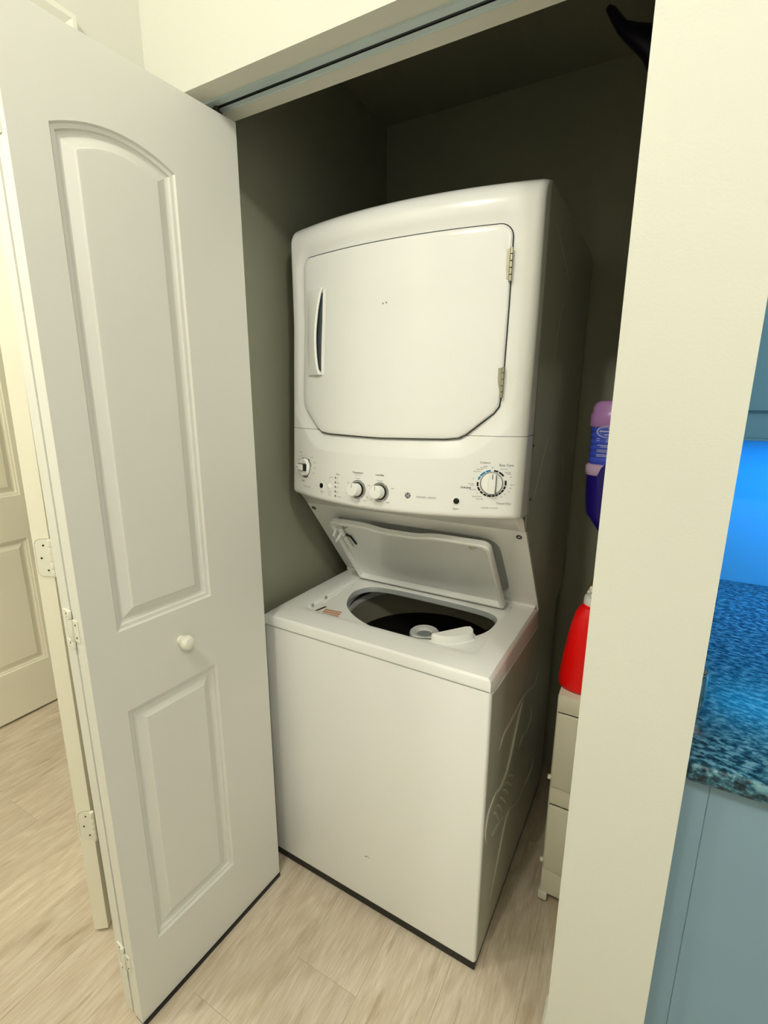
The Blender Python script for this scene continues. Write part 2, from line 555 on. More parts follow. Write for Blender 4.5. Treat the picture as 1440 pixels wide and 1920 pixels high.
# local x runs from the fold into the closet, local -y faces the washer
leaf = door_slab(LEAF_W, LEAF_H, LEAF_T, lp, 'door').build('leaf', bf)
B().box(0.002, LEAF_W - 0.001, -0.004, LEAF_T - 0.002, -0.0112, 0.0, 'black').build('leaf_gap_shade', bf)  # black strip standing in for the shade below the leaf
leaf2 = child_copy(leaf, bf, (0, LEAF_T + 0.0075, 0))
b = B().lathe([(0.0105, 0.0), (0.0100, 0.004), (0.0072, 0.007), (0.0085, 0.010), (0.0140, 0.014), (0.0172, 0.021), (0.0172, 0.027), (0.0130, 0.034), (0.006, 0.0365)], 'trim', (0.199, 0, 0.924 - Z0), (0, -1, 0), 28)
b.build('knob', leaf)
# surface hinges across the two leaf edges
hg = B()
y2 = LEAF_T + 0.0075
hg.box(-0.0032, 0, y2 - 0.001, y2 + 0.022, 0.024, 0.039, 'hinge', 0.0006, 1).box(-0.0032, 0, y2 - 0.001, y2 + 0.022, -0.039, -0.024, 'hinge', 0.0006, 1)
hg.box(-0.0022, 0, y2 + 0.016, y2 + 0.022, -0.026, 0.026, 'hinge', 0.0006, 1)
hg.box(-0.0020, 0, 0.016, LEAF_T + 0.002, -0.024, 0.022, 'hinge', 0.0006, 1)
hg.box(-0.0020, 0, LEAF_T - 0.002, y2 + 0.0145, -0.0215, 0.0215, 'hinge', 0.0006, 1)
hg.box(-0.0012, 0, y2 + 0.0146, y2 + 0.0158, -0.0215, 0.0215, 'gap').box(-0.0024, 0, LEAF_T + 0.0016, LEAF_T + 0.0028, -0.0235, 0.0225, 'gap')
for za, zb in ((0.0235, 0.0395), (-0.0225, 0.0225), (-0.0395, -0.0235)):
    hg.lathe([(0.0038, za), (0.0042, za + 0.001), (0.0042, zb - 0.001), (0.0038, zb)], 'hinge', (-0.0035, LEAF_T + 0.004, 0), (0, 0, 1), 12)
for yy, zz in ((y2 + 0.010, 0.031), (y2 + 0.010, -0.031), (0.024, 0.013), (0.024, -0.014)):
    hg.lathe([(0.0022, 0.0), (0.0020, 0.0006)], 'screw', (-0.0030 if yy > LEAF_T else -0.0020, yy, zz), (-1, 0, 0), 10)
h0 = hg.build('hinge', bf, (0, 0, 1.024 - Z0))
for zz in (0.181, 1.880):
    child_copy(h0, bf, (0, 0, zz - Z0))
# pivot roller riding in the track
b = B().lathe([(0.010, 0), (0.012, 0.004), (0.012, 0.012), (0.006, 0.014), (0.006, 0.026)], 'screw', (LEAF_W - 0.035, LEAF_T / 2, LEAF_H - 0.004), (0, 0, 1), 16)
b.build('roller', bf)

# panel door in the far room (seen through the doorway)
d2 = empty('door_2', (-2.440, 1.182, Z0), -math.pi / 2)
tag(d2, 'closed cream panel door in the far room beyond the doorway', 'door', 'structure')
# local x runs towards -y world, local -y faces +x?  rotate so that front (local -y) looks along world -x; mirrored below
s = door_slab(0.76, 2.035, 0.035, [(0.115, 0.645, 0.244 - Z0, 0.842 - Z0, 0.842 - Z0), (0.115, 0.645, 1.040 - Z0, 1.90 - Z0, 1.93 - Z0)], 'hallpaint')
s.build('slab', d2, (0, -0.035, 0))
b = B()
loops = []
for d, t in casing_profile():
    x = -2.485 + t
    loops.append([(x, 0.415 - d, 0), (x, 0.415 - d, 2.06 + d), (x, 1.187 + d, 2.06 + d), (x, 1.187 + d, 0)])
b.rings(loops, 'trim', smooth=False, closed=False)
o = b.build('trim_3')
tag(o, 'white casing around the far room door', 'trim', 'structure')
o = B().box(-2.484, -2.4765, 0.416, 1.186, 0.0, 0.030, 'black').build('door_gap_shade')  # black box drawn in place of the gap's shade
tag(o, 'black strip for the shaded gap under the far room door', 'trim', 'structure')

# hall door hung on the doorway's far jamb, swung into the far room, hinge edge towards us
ex, ey = 0.025 / 0.032, 0.020 / 0.032
ang3 = math.atan2(ey, ex)
d3 = empty('door_3', (-1.2165, 0.5305, Z0), ang3)          # local x across the door edge, local y along the slab
tag(d3, 'cream hall door swung open, its narrow hinge edge facing us', 'door', 'structure')
_k = Vector((-0.4845, 0.8748, 0))
d3.rotation_mode = 'QUATERNION'
d3.rotation_quaternion = (Matrix.Rotation(0.0092, 4, _k) @ Matrix.Rotation(ang3, 4, 'Z')).to_quaternion()   # hangs a touch out of plumb
sl = door_slab(0.76, 2.035, 0.035, [(0.115, 0.645, 0.244 - Z0, 0.842 - Z0, 0.842 - Z0), (0.115, 0.645, 1.040 - Z0, 1.90 - Z0, 1.93 - Z0)], 'hallpaint')
so = sl.build('slab', d3, (0.035, 0, 0), math.pi / 2)


def hall_hinge():
    # rounded leaf let into the edge, barrel on the right
    b = B()
    W_, HH, r = 0.030, 0.089, 0.014
    pts = [(W_, -HH / 2), (W_, HH / 2)]
    for k in range(7):
        t = math.pi / 2 + k * math.pi / 12
        pts.append((r + r * math.cos(t), HH / 2 - r + r * math.sin(t)))
    for k in range(7):
        t = math.pi + k * math.pi / 12
        pts.append((r + r * math.cos(t), -HH / 2 + r + r * math.sin(t)))
    b.prism(pts, -0.0016, 0.0, 'hinge')
    b.prism([((p[0] - .015) * 1.045 + .0145, p[1] * 1.02) for p in pts], -0.0004, 0.0, 'shadowgap')
    for px, pz in ((0.018, 0.030), (0.011, 0.0), (0.022, -0.030)):
        b.lathe([(0.0024, 0.0), (0.0020, 0.0008)], 'screw', (px, -0.0016, pz), (0, -1, 0), 10)
    for za in np.linspace(-0.0445, 0.0267, 5):
        b.lathe([(0.0052, za), (0.0056, za + 0.001), (0.0056, za + 0.0165), (0.0052, za + 0.0175)], 'hinge', (0.0345, -0.004, 0), (0, 0, 1), 12)
    return b


hh = hall_hinge().build('hinge', d3, (0.004, 0, 1.105 - Z0))
for zz in (0.362, 1.885):
    child_copy(hh, d3, (0.004, 0, zz - Z0))

# ------------------------------------------------------------------ bifold track under the header
tr = empty('bifold_track', (0, 0, ZH))
tag(tr, 'pale metal door track fixed under the closet header', 'track')
xa, xb = XJ0 + 0.004, XJ1 - 0.004
b = B()
prof = [(0.861, 0.0), (0.861, -0.0042), (0.8780, -0.0042), (0.8780, -0.0034), (0.8625, -0.0034), (0.8625, -0.0012), (0.9005, -0.0012), (0.9005, -0.0034), (0.8872, -0.0034), (0.8872, -0.0042), (0.8925, -0.0042), (0.8945, -0.0030), (0.8990, -0.0030), (0.9005, -0.0048), (0.9020, -0.0042), (0.902, 0.0)]
b.prism(prof, xa, xb, 'steel', axis='x')
b.build('channel', tr)
b = B().box(xa, xb, 0.864, 0.899, -0.0024, -0.0013, 'black')
b.build('slot_liner', tr)

# ------------------------------------------------------------------ stacked washer and dryer (one unitized machine)
WD = empty('laundry_center', (-0.93578, 0.96985, 0), math.radians(-1.186))
tag(WD, 'white stacked washer and dryer standing in the closet with its washer lid open', 'washer dryer')
W = 0.680
# side panels: outline in (depth, height)
SIDE = [(0.014, 0.024), (0.740, 0.024), (0.740, 0.762), (0.752, 0.778), (0.822, 0.800), (0.833, 1.898), (0.228, 1.912), (0.216, 1.143), (0.440, 0.850), (0.450, 0.786), (0.052, 0.806), (0.014, 0.812)]
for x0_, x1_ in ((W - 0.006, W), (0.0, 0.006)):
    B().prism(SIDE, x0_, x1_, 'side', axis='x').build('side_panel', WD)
# narrow return strip along the fascia and the slanted panel edge
b = B()
b.prism([(0.214, 1.143), (0.226, 1.143), (0.451, 0.850), (0.439, 0.848)], W - 0.0055, W + 0.0015, 'enamel', axis='x')
b.build('edge_seam', WD)
b = B()
b.prism([(0.014, 0.812), (0.052, 0.8065), (0.450, 0.7865), (0.450, 0.790), (0.052, 0.811), (0.014, 0.817)], W - 0.004, W + 0.0012, 'enamel', axis='x')
b.build('edge_seam', WD)
# pressed swooshes and ribs on the side panel
b = B()


def emb(pts, r, sub=4, name='embossed_swoosh'):
    P = [Vector((0, y, z)) for y, z in pts]
    out = []
    for i in range(len(P) - 1):
        p0, p1, p2, p3 = P[max(i - 1, 0)], P[i], P[i + 1], P[min(i + 2, len(P) - 1)]
        for k in range(sub):
            t = k / sub
            out.append(0.5 * ((2 * p1) + (-p0 + p2) * t + (2 * p0 - 5 * p1 + 4 * p2 - p3) * t * t + (-p0 + 3 * p1 - 3 * p2 + p3) * t ** 3))
    out.append(P[-1])
    n = len(out)
    rad = [r * min(1, 0.35 + 2.2 * min(i, n - 1 - i) / max(n - 1, 1) * 1.5) for i in range(n)]
    B().tube([(W - 0.001, p.y, p.z) for p in out], rad, 'rib', 8, up=(1, 0, 0), flat=0.55).build(name, WD)


emb([(0.52, 0.60), (0.466, 0.584), (0.35, 0.616), (0.264, 0.624), (0.198, 0.620), (0.135, 0.623), (0.105, 0.600)], 0.008)
emb([(0.34, 0.600), (0.302, 0.594), (0.255, 0.536), (0.202, 0.474), (0.150, 0.462), (0.110, 0.472)], 0.010)
emb([(0.435, 0.535), (0.462, 0.470), (0.400, 0.452), (0.356, 0.468), (0.323, 0.450)], 0.006)
emb([(0.56, 0.245), (0.522, 0.217), (0.356, 0.244), (0.260, 0.290), (0.215, 0.280), (0.163, 0.209), (0.110, 0.116)], 0.009)
emb([(0.110, 0.480), (0.060, 0.475), (0.037, 0.463), (0.026, 0.420), (0.045, 0.370)], 0.007)
emb([(0.084, 0.360), (0.105, 0.352), (0.160, 0.338), (0.206, 0.315)], 0.006)
for k in range(6):
    t = k / 5
    p = np.array([(0.215 - 0.125 * t), (0.440 - 0.015 * t)]); q = np.array([(0.305 - 0.145 * t), (0.366 - 0.030 * t)])
    emb([tuple(p), tuple(p * .66 + q * .34 + [0, .006]), tuple(p * .33 + q * .67 + [0, .004]), tuple(q)], 0.006, 3, 'embossed_rib')
# scratches and screw heads on the side
b = B()
for pts, r in (([(0.391, 1.364), (0.338, 1.302), (0.300, 1.250), (0.274, 1.218)], 0.0012), ([(0.612, 1.294), (0.640, 1.262), (0.647, 1.235), (0.633, 1.214)], 0.0010),
               ([(0.44, 1.70), (0.40, 1.62), (0.385, 1.56)], 0.0010), ([(0.30, 1.85), (0.42, 1.80), (0.52, 1.75)], 0.0008)):
    B().tube([(W, y, z) for y, z in pts], [r * .4] + [r] * (len(pts) - 2) + [r * .4], 'scratch', 6, up=(1, 0, 0), flat=0.3).build('scratch', WD)
b = B()
for y, z in ((0.232, 1.353), (0.270, 1.093), (0.236, 1.222)):
    B().lathe([(0.0038, 0), (0.003, 0.0015)], 'screw', (W, y, z), (1, 0, 0), 10).build('screw', WD)
# front panel, toe space, feet
B().box(0.0, W, 0.0, 0.022, 0.025, 0.8235, 'enamel', 0.007, 3).build('front_panel', WD)
b = B().box(0.0015, W - 0.0015, 0.0015, 0.73, 0.004, 0.0262, 'black')
for fx, fy in ((0.05, 0.035), (W - 0.035, 0.035), (0.05, 0.68), (W - 0.05, 0.68)):
    b.lathe([(0.022, 0), (0.022, 0.008), (0.010, 0.010), (0.010, 0.022)], 'black', (fx, fy, 0), (0, 0, 1), 14)
b.build('base', WD)
b = B()
for x_, z_, r in ((0.345, 0.182, 0.0028), (0.352, 0.186, 0.0022), (0.357, 0.183, 0.0016)):
    B().lathe([(r, 0), (r * .8, 0.0004)], 'inklight', (x_, -0.0001, z_), (0, -1, 0), 10).build('scuff_mark', WD)

# --- washer deck with recessed well and D-shaped opening
CX, CY = 0.350, 0.240


def ray_poly(poly, ang):
    dx, dy = math.cos(ang), math.sin(ang)
    best = None
    n = len(poly)
    for i in range(n):
        ax, ay = poly[i][0] - CX, poly[i][1] - CY
        bx, by = poly[(i + 1) % n][0] - CX, poly[(i + 1) % n][1] - CY
        ex_, ey_ = bx - ax, by - ay
        den = dx * ey_ - dy * ex_
        if abs(den) < 1e-12:
            continue
        t = (ax * ey_ - ay * ex_) / den
        s_ = (ax * dy - ay * dx) / den
        if t > 0 and -1e-9 <= s_ <= 1 + 1e-9 and (best is None or t < best):
            best = t
    return (CX + dx * best, CY + dy * best)


def rrect(x0, x1, y0, y1, r, n=6):
    out = []
    for cx, cy, a0 in ((x1 - r, y1 - r, 0), (x0 + r, y1 - r, 90), (x0 + r, y0 + r, 180), (x1 - r, y0 + r, 270)):
        for k in range(n + 1):
            t = math.radians(a0 + 90 * k / n)
            out.append((cx + r * math.cos(t), cy + r * math.sin(t)))
    return out


# closed smooth outline of the opening (photograph points, x/y on the deck)
OPEN = [(0.133, 0.262), (0.141, 0.310), (0.165, 0.337), (0.215, 0.352), (0.290, 0.356), (0.411, 0.354), (0.500, 0.350), (0.560, 0.341), (0.590, 0.322), (0.600, 0.285), (0.594, 0.225), (0.570, 0.177), (0.529, 0.137), (0.480, 0.108), (0.430, 0.091), (0.365, 0.084), (0.305, 0.094), (0.249, 0.116), (0.200, 0.147), (0.160, 0.192)]


def smooth_closed(P, sub=4):
    P = [Vector(p) for p in P]; n = len(P); out = []
    for i in range(n):
        p0, p1, p2, p3 = P[i - 1], P[i], P[(i + 1) % n], P[(i + 2) % n]
        for k in range(sub):
            t = k / sub
            q = 0.5 * ((2 * p1) + (-p0 + p2) * t + (2 * p0 - 5 * p1 + 4 * p2 - p3) * t * t + (-p0 + 3 * p1 - 3 * p2 + p3) * t ** 3)
            out.append((q.x, q.y))
    return out


OPS = smooth_closed(OPEN)
angs = [2 * math.pi * k / 120 for k in range(120)]
YB = 0.452
OUT = [(0.004, -0.004), (W - 0.004, -0.004), (W, 0.0), (W, YB), (0, YB), (0, 0.0)]
for p in [(0, -0.004), (W, -0.004), (W, YB), (0, YB), (0.03, -0.004), (W - 0.03, -0.004)]:
    angs.append(math.atan2(p[1] - CY, p[0] - CX) % (2 * math.pi))
angs = sorted(set(round(a, 6) for a in angs))


def loop(poly, z):
    out = []
    for a in angs:
        p = ray_poly(poly, a)
        zz = z(p) if callable(z) else z
        out.append((p[0], p[1], zz))
    return out


def rect(x0, x1, y0, y1):
    return [(x0, y0), (x1, y0), (x1, y1), (x0, y1)]


ZD = 0.862
b = B()
bot = rect(0.0, W, -0.004, YB)
b.rings([loop(bot, lambda p: 0.8265 if p[1] < 0.012 else 0.8085 - (p[1] - 0.05) * 0.0525), loop(bot, lambda p: 0.846 if p[1] < 0.05 else 0.846),
         loop(rect(0.0025, W - 0.0025, -0.0020, YB), lambda p: 0.8515),
         loop(rect(0.008, W - 0.008, 0.003, YB), lambda p: 0.8560 if p[1] < .05 else 0.8575),
         loop(rect(0.030, W - 0.022, 0.026, YB), lambda p: 0.8590 if p[1] < .05 else 0.861),
         loop(rect(0.060, W - 0.050, 0.060, YB), ZD - 0.0005),
         loop(rrect(0.082, 0.618, 0.074, 0.418, 0.020), ZD),
         loop(rrect(0.087, 0.613, 0.079, 0.414, 0.018), ZD - 0.0015),
         loop(rrect(0.091, 0.609, 0.083, 0.410, 0.016), ZD - 0.0085)], 'enamel')
OP2 = [(CX + (p[0] - CX) * 1.045, CY + (p[1] - CY) * 1.045) for p in OPS]
WELL = rrect(0.091, 0.609, 0.0755, 0.410, 0.016)
b.rings([loop(rrect(0.091, 0.609, 0.083, 0.410, 0.016), ZD - 0.0085),
         loop([(max(.093, min(.607, p[0])), max(.0855, min(.402, p[1]))) for p in OP2], ZD - 0.0090),
         loop(OPS, ZD - 0.0105)], 'enamel')
OP3 = [(CX + (p[0] - CX) * 0.985, CY + (p[1] - CY) * 0.985) for p in OPS]
OP4 = [(CX + (p[0] - CX) * 0.98, CY + (p[1] - CY) * 0.98) for p in OPS]
b.rings([loop(OPS, ZD - 0.0105), loop(OP3, ZD - 0.016), loop(OP4, ZD - 0.026)], 'plasticg')
b.build('top_deck', WD, angle=28)
# back flange of the deck under the slanted panel
B().box(0.004, W - 0.004, 0.418, 0.455, 0.858, 0.8685, 'enamel', 0.004, 2).build('deck_flange', WD)
# seam under the deck
B().box(0.004, W - 0.004, 0.004, 0.03, 0.8228, 0.8272, 'gap').build('deck_seam', WD)
# lid lock slot, warning label and hinge rail
b = B().box(0.1005, 0.1062, 0.150, 0.305, ZD - 0.0088, ZD - 0.0035, 'plasticw', 0.0015, 1)
b.build('hinge_rail', WD)
for yy in (0.106, 0.172):
    B().box(0.0905, 0.096, yy, yy + 0.008, ZD - 0.008, ZD + 0.0012, 'plasticg', 0.001, 1).build('rail_clip', WD)
B().prism([(0.116, 0.093), (0.1225, 0.093), (0.1305, 0.130), (0.124, 0.130)], ZD - 0.0086, ZD - 0.0080, 'black', axis='z').build('lid_lock_slot', WD)
b = B()
for k in range(4):
    xs = 0.136 + 0.0035 * k
    yy = 0.118 - 0.0125 * k
    B().prism([(xs, yy - 0.010), (xs + 0.055, yy + 0.0075 - 0.010), (xs + 0.055, yy + 0.0055), (xs, yy - 0.001)], ZD - 0.0088, ZD - 0.0080, 'brown', axis='z').build('label_strip', WD)
# bleach / softener cap at the right front corner
b = B()
top = [(0.489, 0.098), (0.500, 0.094)] + [(0.489 + 0.094 * math.sin(t) * 1.02, 0.190 - 0.098 * math.cos(t)) for t in (0.25, 0.45, 0.65, 0.85, 1.05, 1.22)] + [(0.572, 0.178), (0.562, 0.188), (0.550, 0.180)]


def scale_poly(P, s_, c=None):
    cx = sum(p[0] for p in P) / len(P); cy = sum(p[1] for p in P) / len(P)
    return [(cx + (p[0] - cx) * s_, cy + (p[1] - cy) * s_) for p in P]


zz0 = ZD - 0.0088
b.rings([[(x, y, zz0) for x, y in scale_poly(top, 1.16)], [(x, y, zz0 + 0.002) for x, y in scale_poly(top, 1.14)], [(x, y, zz0 + 0.003) for x, y in scale_poly(top, 1.02)],
         [(x, y, zz0 + 0.019) for x, y in top], [(x, y, zz0 + 0.022) for x, y in scale_poly(top, 0.95)]], 'plasticw', cap1=True)
b.build('dispenser_cap', WD, angle=40)

# --- tub, balance ring and agitator
TX, TY = 0.340, 0.370
b = B()
b.lathe([(0.252, 0.806), (0.247, 0.803), (0.246, 0.798), (0.249, 0.795)], 'plasticw', (TX, TY, 0), n=64, cap0=False, cap1=False)
b.lathe([(0.254, 0.780), (0.247, 0.776), (0.246, 0.766), (0.250, 0.762)], 'plasticw', (TX, TY, 0), n=64, cap0=False, cap1=False)
b.lathe([(0.263, 0.836), (0.263, 0.806), (0.252, 0.806)], 'black', (TX, TY, 0), n=64, cap0=False, cap1=False)
b.lathe([(0.249, 0.795), (0.254, 0.780)], 'black', (TX, TY, 0), n=64, cap0=False, cap1=False)
b.lathe([(0.250, 0.762), (0.250, 0.672)], 'tubring', (TX, TY, 0), n=64, cap0=False, cap1=False)
b.build('balance_ring', WD)
b = B()
b.lathe([(0.250, 0.672), (0.251, 0.66), (0.251, 0.618), (0.2495, 0.612), (0.2495, 0.606), (0.252, 0.603), (0.252, 0.42), (0.235, 0.38), (0.05, 0.37)], 'tub', (TX, TY, 0), n=64, cap0=False, cap1=True)
b.build('wash_basket', WD)
b = B()
b.lathe([(0.150, 0.375), (0.125, 0.40), (0.062, 0.46), (0.050, 0.60), (0.044, 0.690)], 'plasticg', (TX - 0.004, 0.384, 0), n=32, cap0=False)
for k in range(4):
    t = k * math.pi / 2 + 0.4
    c, s_ = math.cos(t), math.sin(t)
    xf = Matrix(((c, -s_, 0, TX - 0.004), (s_, c, 0, 0.384), (0, 0, 1, 0), (0, 0, 0, 1)))
    b.box(0.04, 0.13, -0.006, 0.006, 0.38, 0.50, 'plasticg', 0.004, 2, xf)
b.build('agitator', WD)
b = B()
b.lathe([(0.046, 0.686), (0.050, 0.700), (0.049, 0.712), (0.044, 0.717), (0.030, 0.713), (0.026, 0.704)], 'plasticw', (TX - 0.004, 0.384, 0), n=32)
b.lathe([(0.0255, 0.7045), (0.024, 0.7065), (0.010, 0.7075)], 'plasticg', (TX - 0.004, 0.384, 0), n=24)
b.build('agitator_cap', WD)

# --- slanted panel behind the lid
PB, PT = Vector((0, 0.438, 0.850)), Vector((0, 0.214, 1.143))
up_ = (PT - PB).normalized(); nn = Vector((0, up_.z, -up_.y)).normalized() * -1      # towards viewer (-y,+z? faces down and out)
PLEN = (PT - PB).length


def pan(x, h, d=0.0):
    return Vector((x, 0, 0)) + PB + up_ * h + nn * d


b = B()
recess = rrect(0.076, 0.606, 0.055, PLEN - 0.046, 0.045, 8)
cxp, cyp = 0.340, 0.18
CX, CY = cxp, cyp
pang = sorted(set([round(2 * math.pi * k / 96, 6) for k in range(96)] + [round(math.atan2(q[1] - CY, q[0] - CX) % (2 * math.pi), 6) for q in ((0.001, 0), (W - 0.001, 0), (W - 0.001, PLEN), (0.001, PLEN))]))


def ploop(poly, d):
    out = []
    for a in pang:
        x, h = ray_poly(poly, a)
        out.append(pan(x, h, d))
    return out


rc = lambda g: rrect(0.076 + g, 0.606 - g, 0.055 + g, PLEN - 0.046 - g, 0.045, 8)
b.rings([ploop(rect(0.001, W - 0.001, 0, PLEN), -0.034), ploop(rect(0.001, W - 0.001, 0, PLEN), 0.0), ploop(rc(0), 0.0), ploop(rc(0.003), -0.003), ploop(rc(0.008), -0.024), ploop(rc(0.014), -0.028)], 'enamel', cap1=True)
b.build('slanted_panel', WD, angle=30)
b = B()
for x_ in (0.016, 0.662):
    b = B()
    b.lathe([(0.0075, 0), (0.0075, 0.0012), (0.0055, 0.002), (0.0045, 0.0008)], 'black', pan(x_, PLEN - 0.022), tuple(nn), 16)
    b.lathe([(0.0042, 0.0008), (0.003, 0.0016)], 'plasticg', pan(x_, PLEN - 0.022), tuple(nn), 12)
    b.build('hole_plug', WD)

# --- open washer lid leaning in front of the slanted panel
LB = Vector((0, 0.383, 0.866)); LT = Vector((0, 0.205, 1.106))
lu = (LT - LB).normalized(); ln = Vector((0, -lu.z, lu.y))
if ln.y > 0:
    ln = -ln
LL = (LT - LB).length


def lid(x, h, d=0.0):
    return Vector((x, 0, 0)) + LB + lu * h + ln * d


LX0, LX1 = 0.090, 0.596
b = B()
# outline with a shallow scooped free edge
outline = []
N = 40
for k in range(N + 1):
    t = k / N
    x = LX0 + 0.022 + (LX1 - LX0 - 0.044) * t
    dip = 0.014 * math.exp(-((t - 0.47) / 0.20) ** 4) - 0.010 * math.exp(-((t - 0.80) / 0.22) ** 4) * 0 
    outline.append((x, LL - dip))
for k in range(1, 7):
    a = math.pi / 2 - k * math.pi / 12
    outline.append((LX1 - 0.022 + 0.022 * math.cos(a), LL - 0.022 + 0.022 * math.sin(a)))
outline += [(LX1, LL * 0.5), (LX1, 0.004), (LX1 - 0.004, 0.0), (LX0 + 0.004, 0.0), (LX0, 0.004), (LX0, LL * 0.5)]
for k in range(0, 6):
    a = math.pi - k * math.pi / 12
    outline.append((LX0 + 0.022 + 0.022 * math.cos(a), LL - 0.022 + 0.022 * math.sin(a)))
lcx, lcy = (LX0 + LX1) / 2, LL / 2


def lin_set(g):
    sx = (LX1 - LX0 - 2 * g) / (LX1 - LX0); sy = (LL - 2 * g) / LL
    return [(lcx + (x - lcx) * sx, lcy + (h - lcy) * sy) for x, h in outline]


b.rings([[lid(x, h, -0.006) for x, h in lin_set(0.004)], [lid(x, h, -0.004) for x, h in outline], [lid(x, h, 0.010) for x, h in outline], [lid(x, h, 0.014) for x, h in lin_set(0.003)], [lid(x, h, 0.014) for x, h in lin_set(0.009)],
         [lid(x, h, 0.010) for x, h in lin_set(0.012)], [lid(x, h, 0.000) for x, h in lin_set(0.016)], [lid(x, h, -0.001) for x, h in lin_set(0.022)]], 'enamel', cap0=True, cap1=True)
ld = b.build('washer_lid', WD, angle=30)
b = B()
# strike loop and damper bar at the left edge, two clips
b.tube([lid(LX0 + 0.016, LL - 0.035, 0.006), lid(LX0 + 0.004, LL - 0.058, 0.022), lid(LX0 + 0.012, LL - 0.072, 0.030), lid(LX0 + 0.026, LL - 0.056, 0.022), lid(LX0 + 0.034, LL - 0.045, 0.004)], [0.0042] * 5, 'plasticw', 8)
b.tube([lid(LX0 + 0.030, LL - 0.032, 0.006), lid(LX0 + 0.033, LL - 0.062, 0.010)], [0.008, 0.007], 'plasticw', 10)
b.tube([lid(LX0 + 0.030, LL - 0.070, 0.006), lid(LX0 + 0.033, LL - 0.130, 0.006)], [0.0075, 0.0065], 'plasticw', 10)
b.tube([lid(LX0 + 0.034, LL - 0.064, 0.004), lid(LX0 + 0.052, LL - 0.072, 0.004), lid(LX0 + 0.056, LL - 0.112, 0.002)], [0.0030, 0.0034, 0.0026], 'black', 8)
b.build('lid_strike', ld)
b = B()
for x_ in (LX0 + 0.050, LX1 - 0.050):
    B().tube([lid(x_ - 0.010, LL - 0.026, 0.004), lid(x_, LL - 0.029, 0.007), lid(x_ + 0.008, LL - 0.026, 0.004)], [0.002, 0.0032, 0.002], 'silver', 8).build('lid_clip', ld)

# --- dryer fascia: bowed front
def ye(z):
    t = np.clip((z - 1.19) / 0.61, 0, 1)
    return 0.148 + 0.027 * np.minimum(t * 1.3, 1), 0.09 - 0.04 * t


ZT = 1.911


def fascia(x, z):
    e, bb = ye(z)
    y = e - bb * (1 - ((x - 0.34) / 0.34) ** 2)
    r = 0.016
    d = np.minimum(np.maximum(np.minimum(x, W - x), 0), r)
    y = y + (r - np.sqrt(np.maximum(r * r - (r - d) ** 2, 0)))
    R = 0.048
    q = np.clip(z - (ZT - R), 0, R)
    y = y + (R - np.sqrt(np.maximum(R * R - q * q, 0)))
    r2 = 0.014
    q2 = np.clip((1.188 + r2) - z, 0, r2)
    y = y + (r2 - np.sqrt(np.maximum(r2 * r2 - q2 * q2, 0)))
    return y


def door_outline(g=0.0, n=6):
    """Dryer door outline, grown by g: rounded top corners, chamfered bottom corners."""
    x0, x1, z1, z0 = 0.060 - g, 0.6215 + g, 1.8215 + g, 1.3690 - g
    r = 0.026 + g
    c = g * 0.41
    pts = []
    for k in range(n + 1):
        a = math.radians(90 * k / n)
        pts.append((x1 - r + r * math.cos(a), z1 - r + r * math.sin(a)))
    for k in range(n + 1):
        a = math.radians(90 + 90 * k / n)
        pts.append((x0 + r + r * math.cos(a), z1 - r + r * math.sin(a)))
    cor = [((x0, 1.480 - c), (x0 + 0.004, 1.445 - c), (x0 + 0.014 , 1.430 - c)), ((x0 + 0.070 + c, 1.382 - g * .9), (x0 + 0.085 + c, 1.374 - g), (x0 + 0.115 + c, z0 + 0.002))]
    L_ = [cor[0][0], cor[0][1], cor[0][2], cor[1][0], cor[1][1], cor[1][2]]
    pts += L_
    pts += [(0.341, z0 - 0.001)]
    pts += [(x0 + x1 - p[0], p[1]) for p in L_[::-1]]
    return pts


def sdf(poly, X, Z):
    """Distance outside the polygon (0 inside)."""
    P = np.array(poly); n = len(P)
    best = np.full(X.shape, 1e9); ins = np.zeros(X.shape, bool)
    for i in range(n):
        a, b_ = P[i], P[(i + 1) % n]
        e = b_ - a
        wx, wz = X - a[0], Z - a[1]
        t = np.clip((wx * e[0] + wz * e[1]) / (e @ e), 0, 1)
        best = np.minimum(best, np.hypot(wx - e[0] * t, wz - e[1] * t))
        c = ((a[1] > Z) != (b_[1] > Z)) & (X < (b_[0] - a[0]) * (Z - a[1]) / (b_[1] - a[1] + 1e-12) + a[0])
        ins ^= c
    return np.where(ins, -best, best)


DOOR = door_outline()


def shaped(X, Z):
    Y = fascia(X, Z)
    s_ = sdf(DOOR, X, Z)
    low = np.clip((1.46 - Z) / 0.06, 0, 1)
    s1 = np.clip(s_ / 0.034, 0, 1)
    up1 = 0.0075 * (1 - s1 * s1 * (3 - 2 * s1))
    s2 = np.clip(s_ / 0.046, 0, 1)
    dn = 0.0130 * (1 - s2)
    return Y + up1 * (1 - low) + dn * low


def xgrid(n):
    e = 0.016 * (1 - np.cos(np.linspace(0, math.pi / 2, 8)))
    mid = np.linspace(0.016, W - 0.016, n)
    return np.concatenate([e[:-1], mid, (W - e[:-1])[::-1]])


def fascia_part(name, zs, mk, nx, side_y):
    xs = xgrid(nx)
    X, Z = np.meshgrid(xs, zs)
    Y = shaped(X, Z)
    b = B()
    loops = []
    for i in range(len(zs)):
        row = [(xs[0], side_y, zs[i])] + [(xs[j], Y[i, j], zs[i]) for j in range(len(xs))] + [(xs[-1], side_y, zs[i])]
        loops.append(row)
    b.rings(loops, mk, closed=False)
    return b, xs, Y


zs_hi = np.concatenate([np.linspace(1.3795, ZT - 0.048, 90), ZT - 0.048 + 0.048 * np.sin(np.linspace(0, math.pi / 2, 12))[1:]])
b, xs, Y = fascia_part('f', zs_hi, 'enamel', 150, 0.2285)
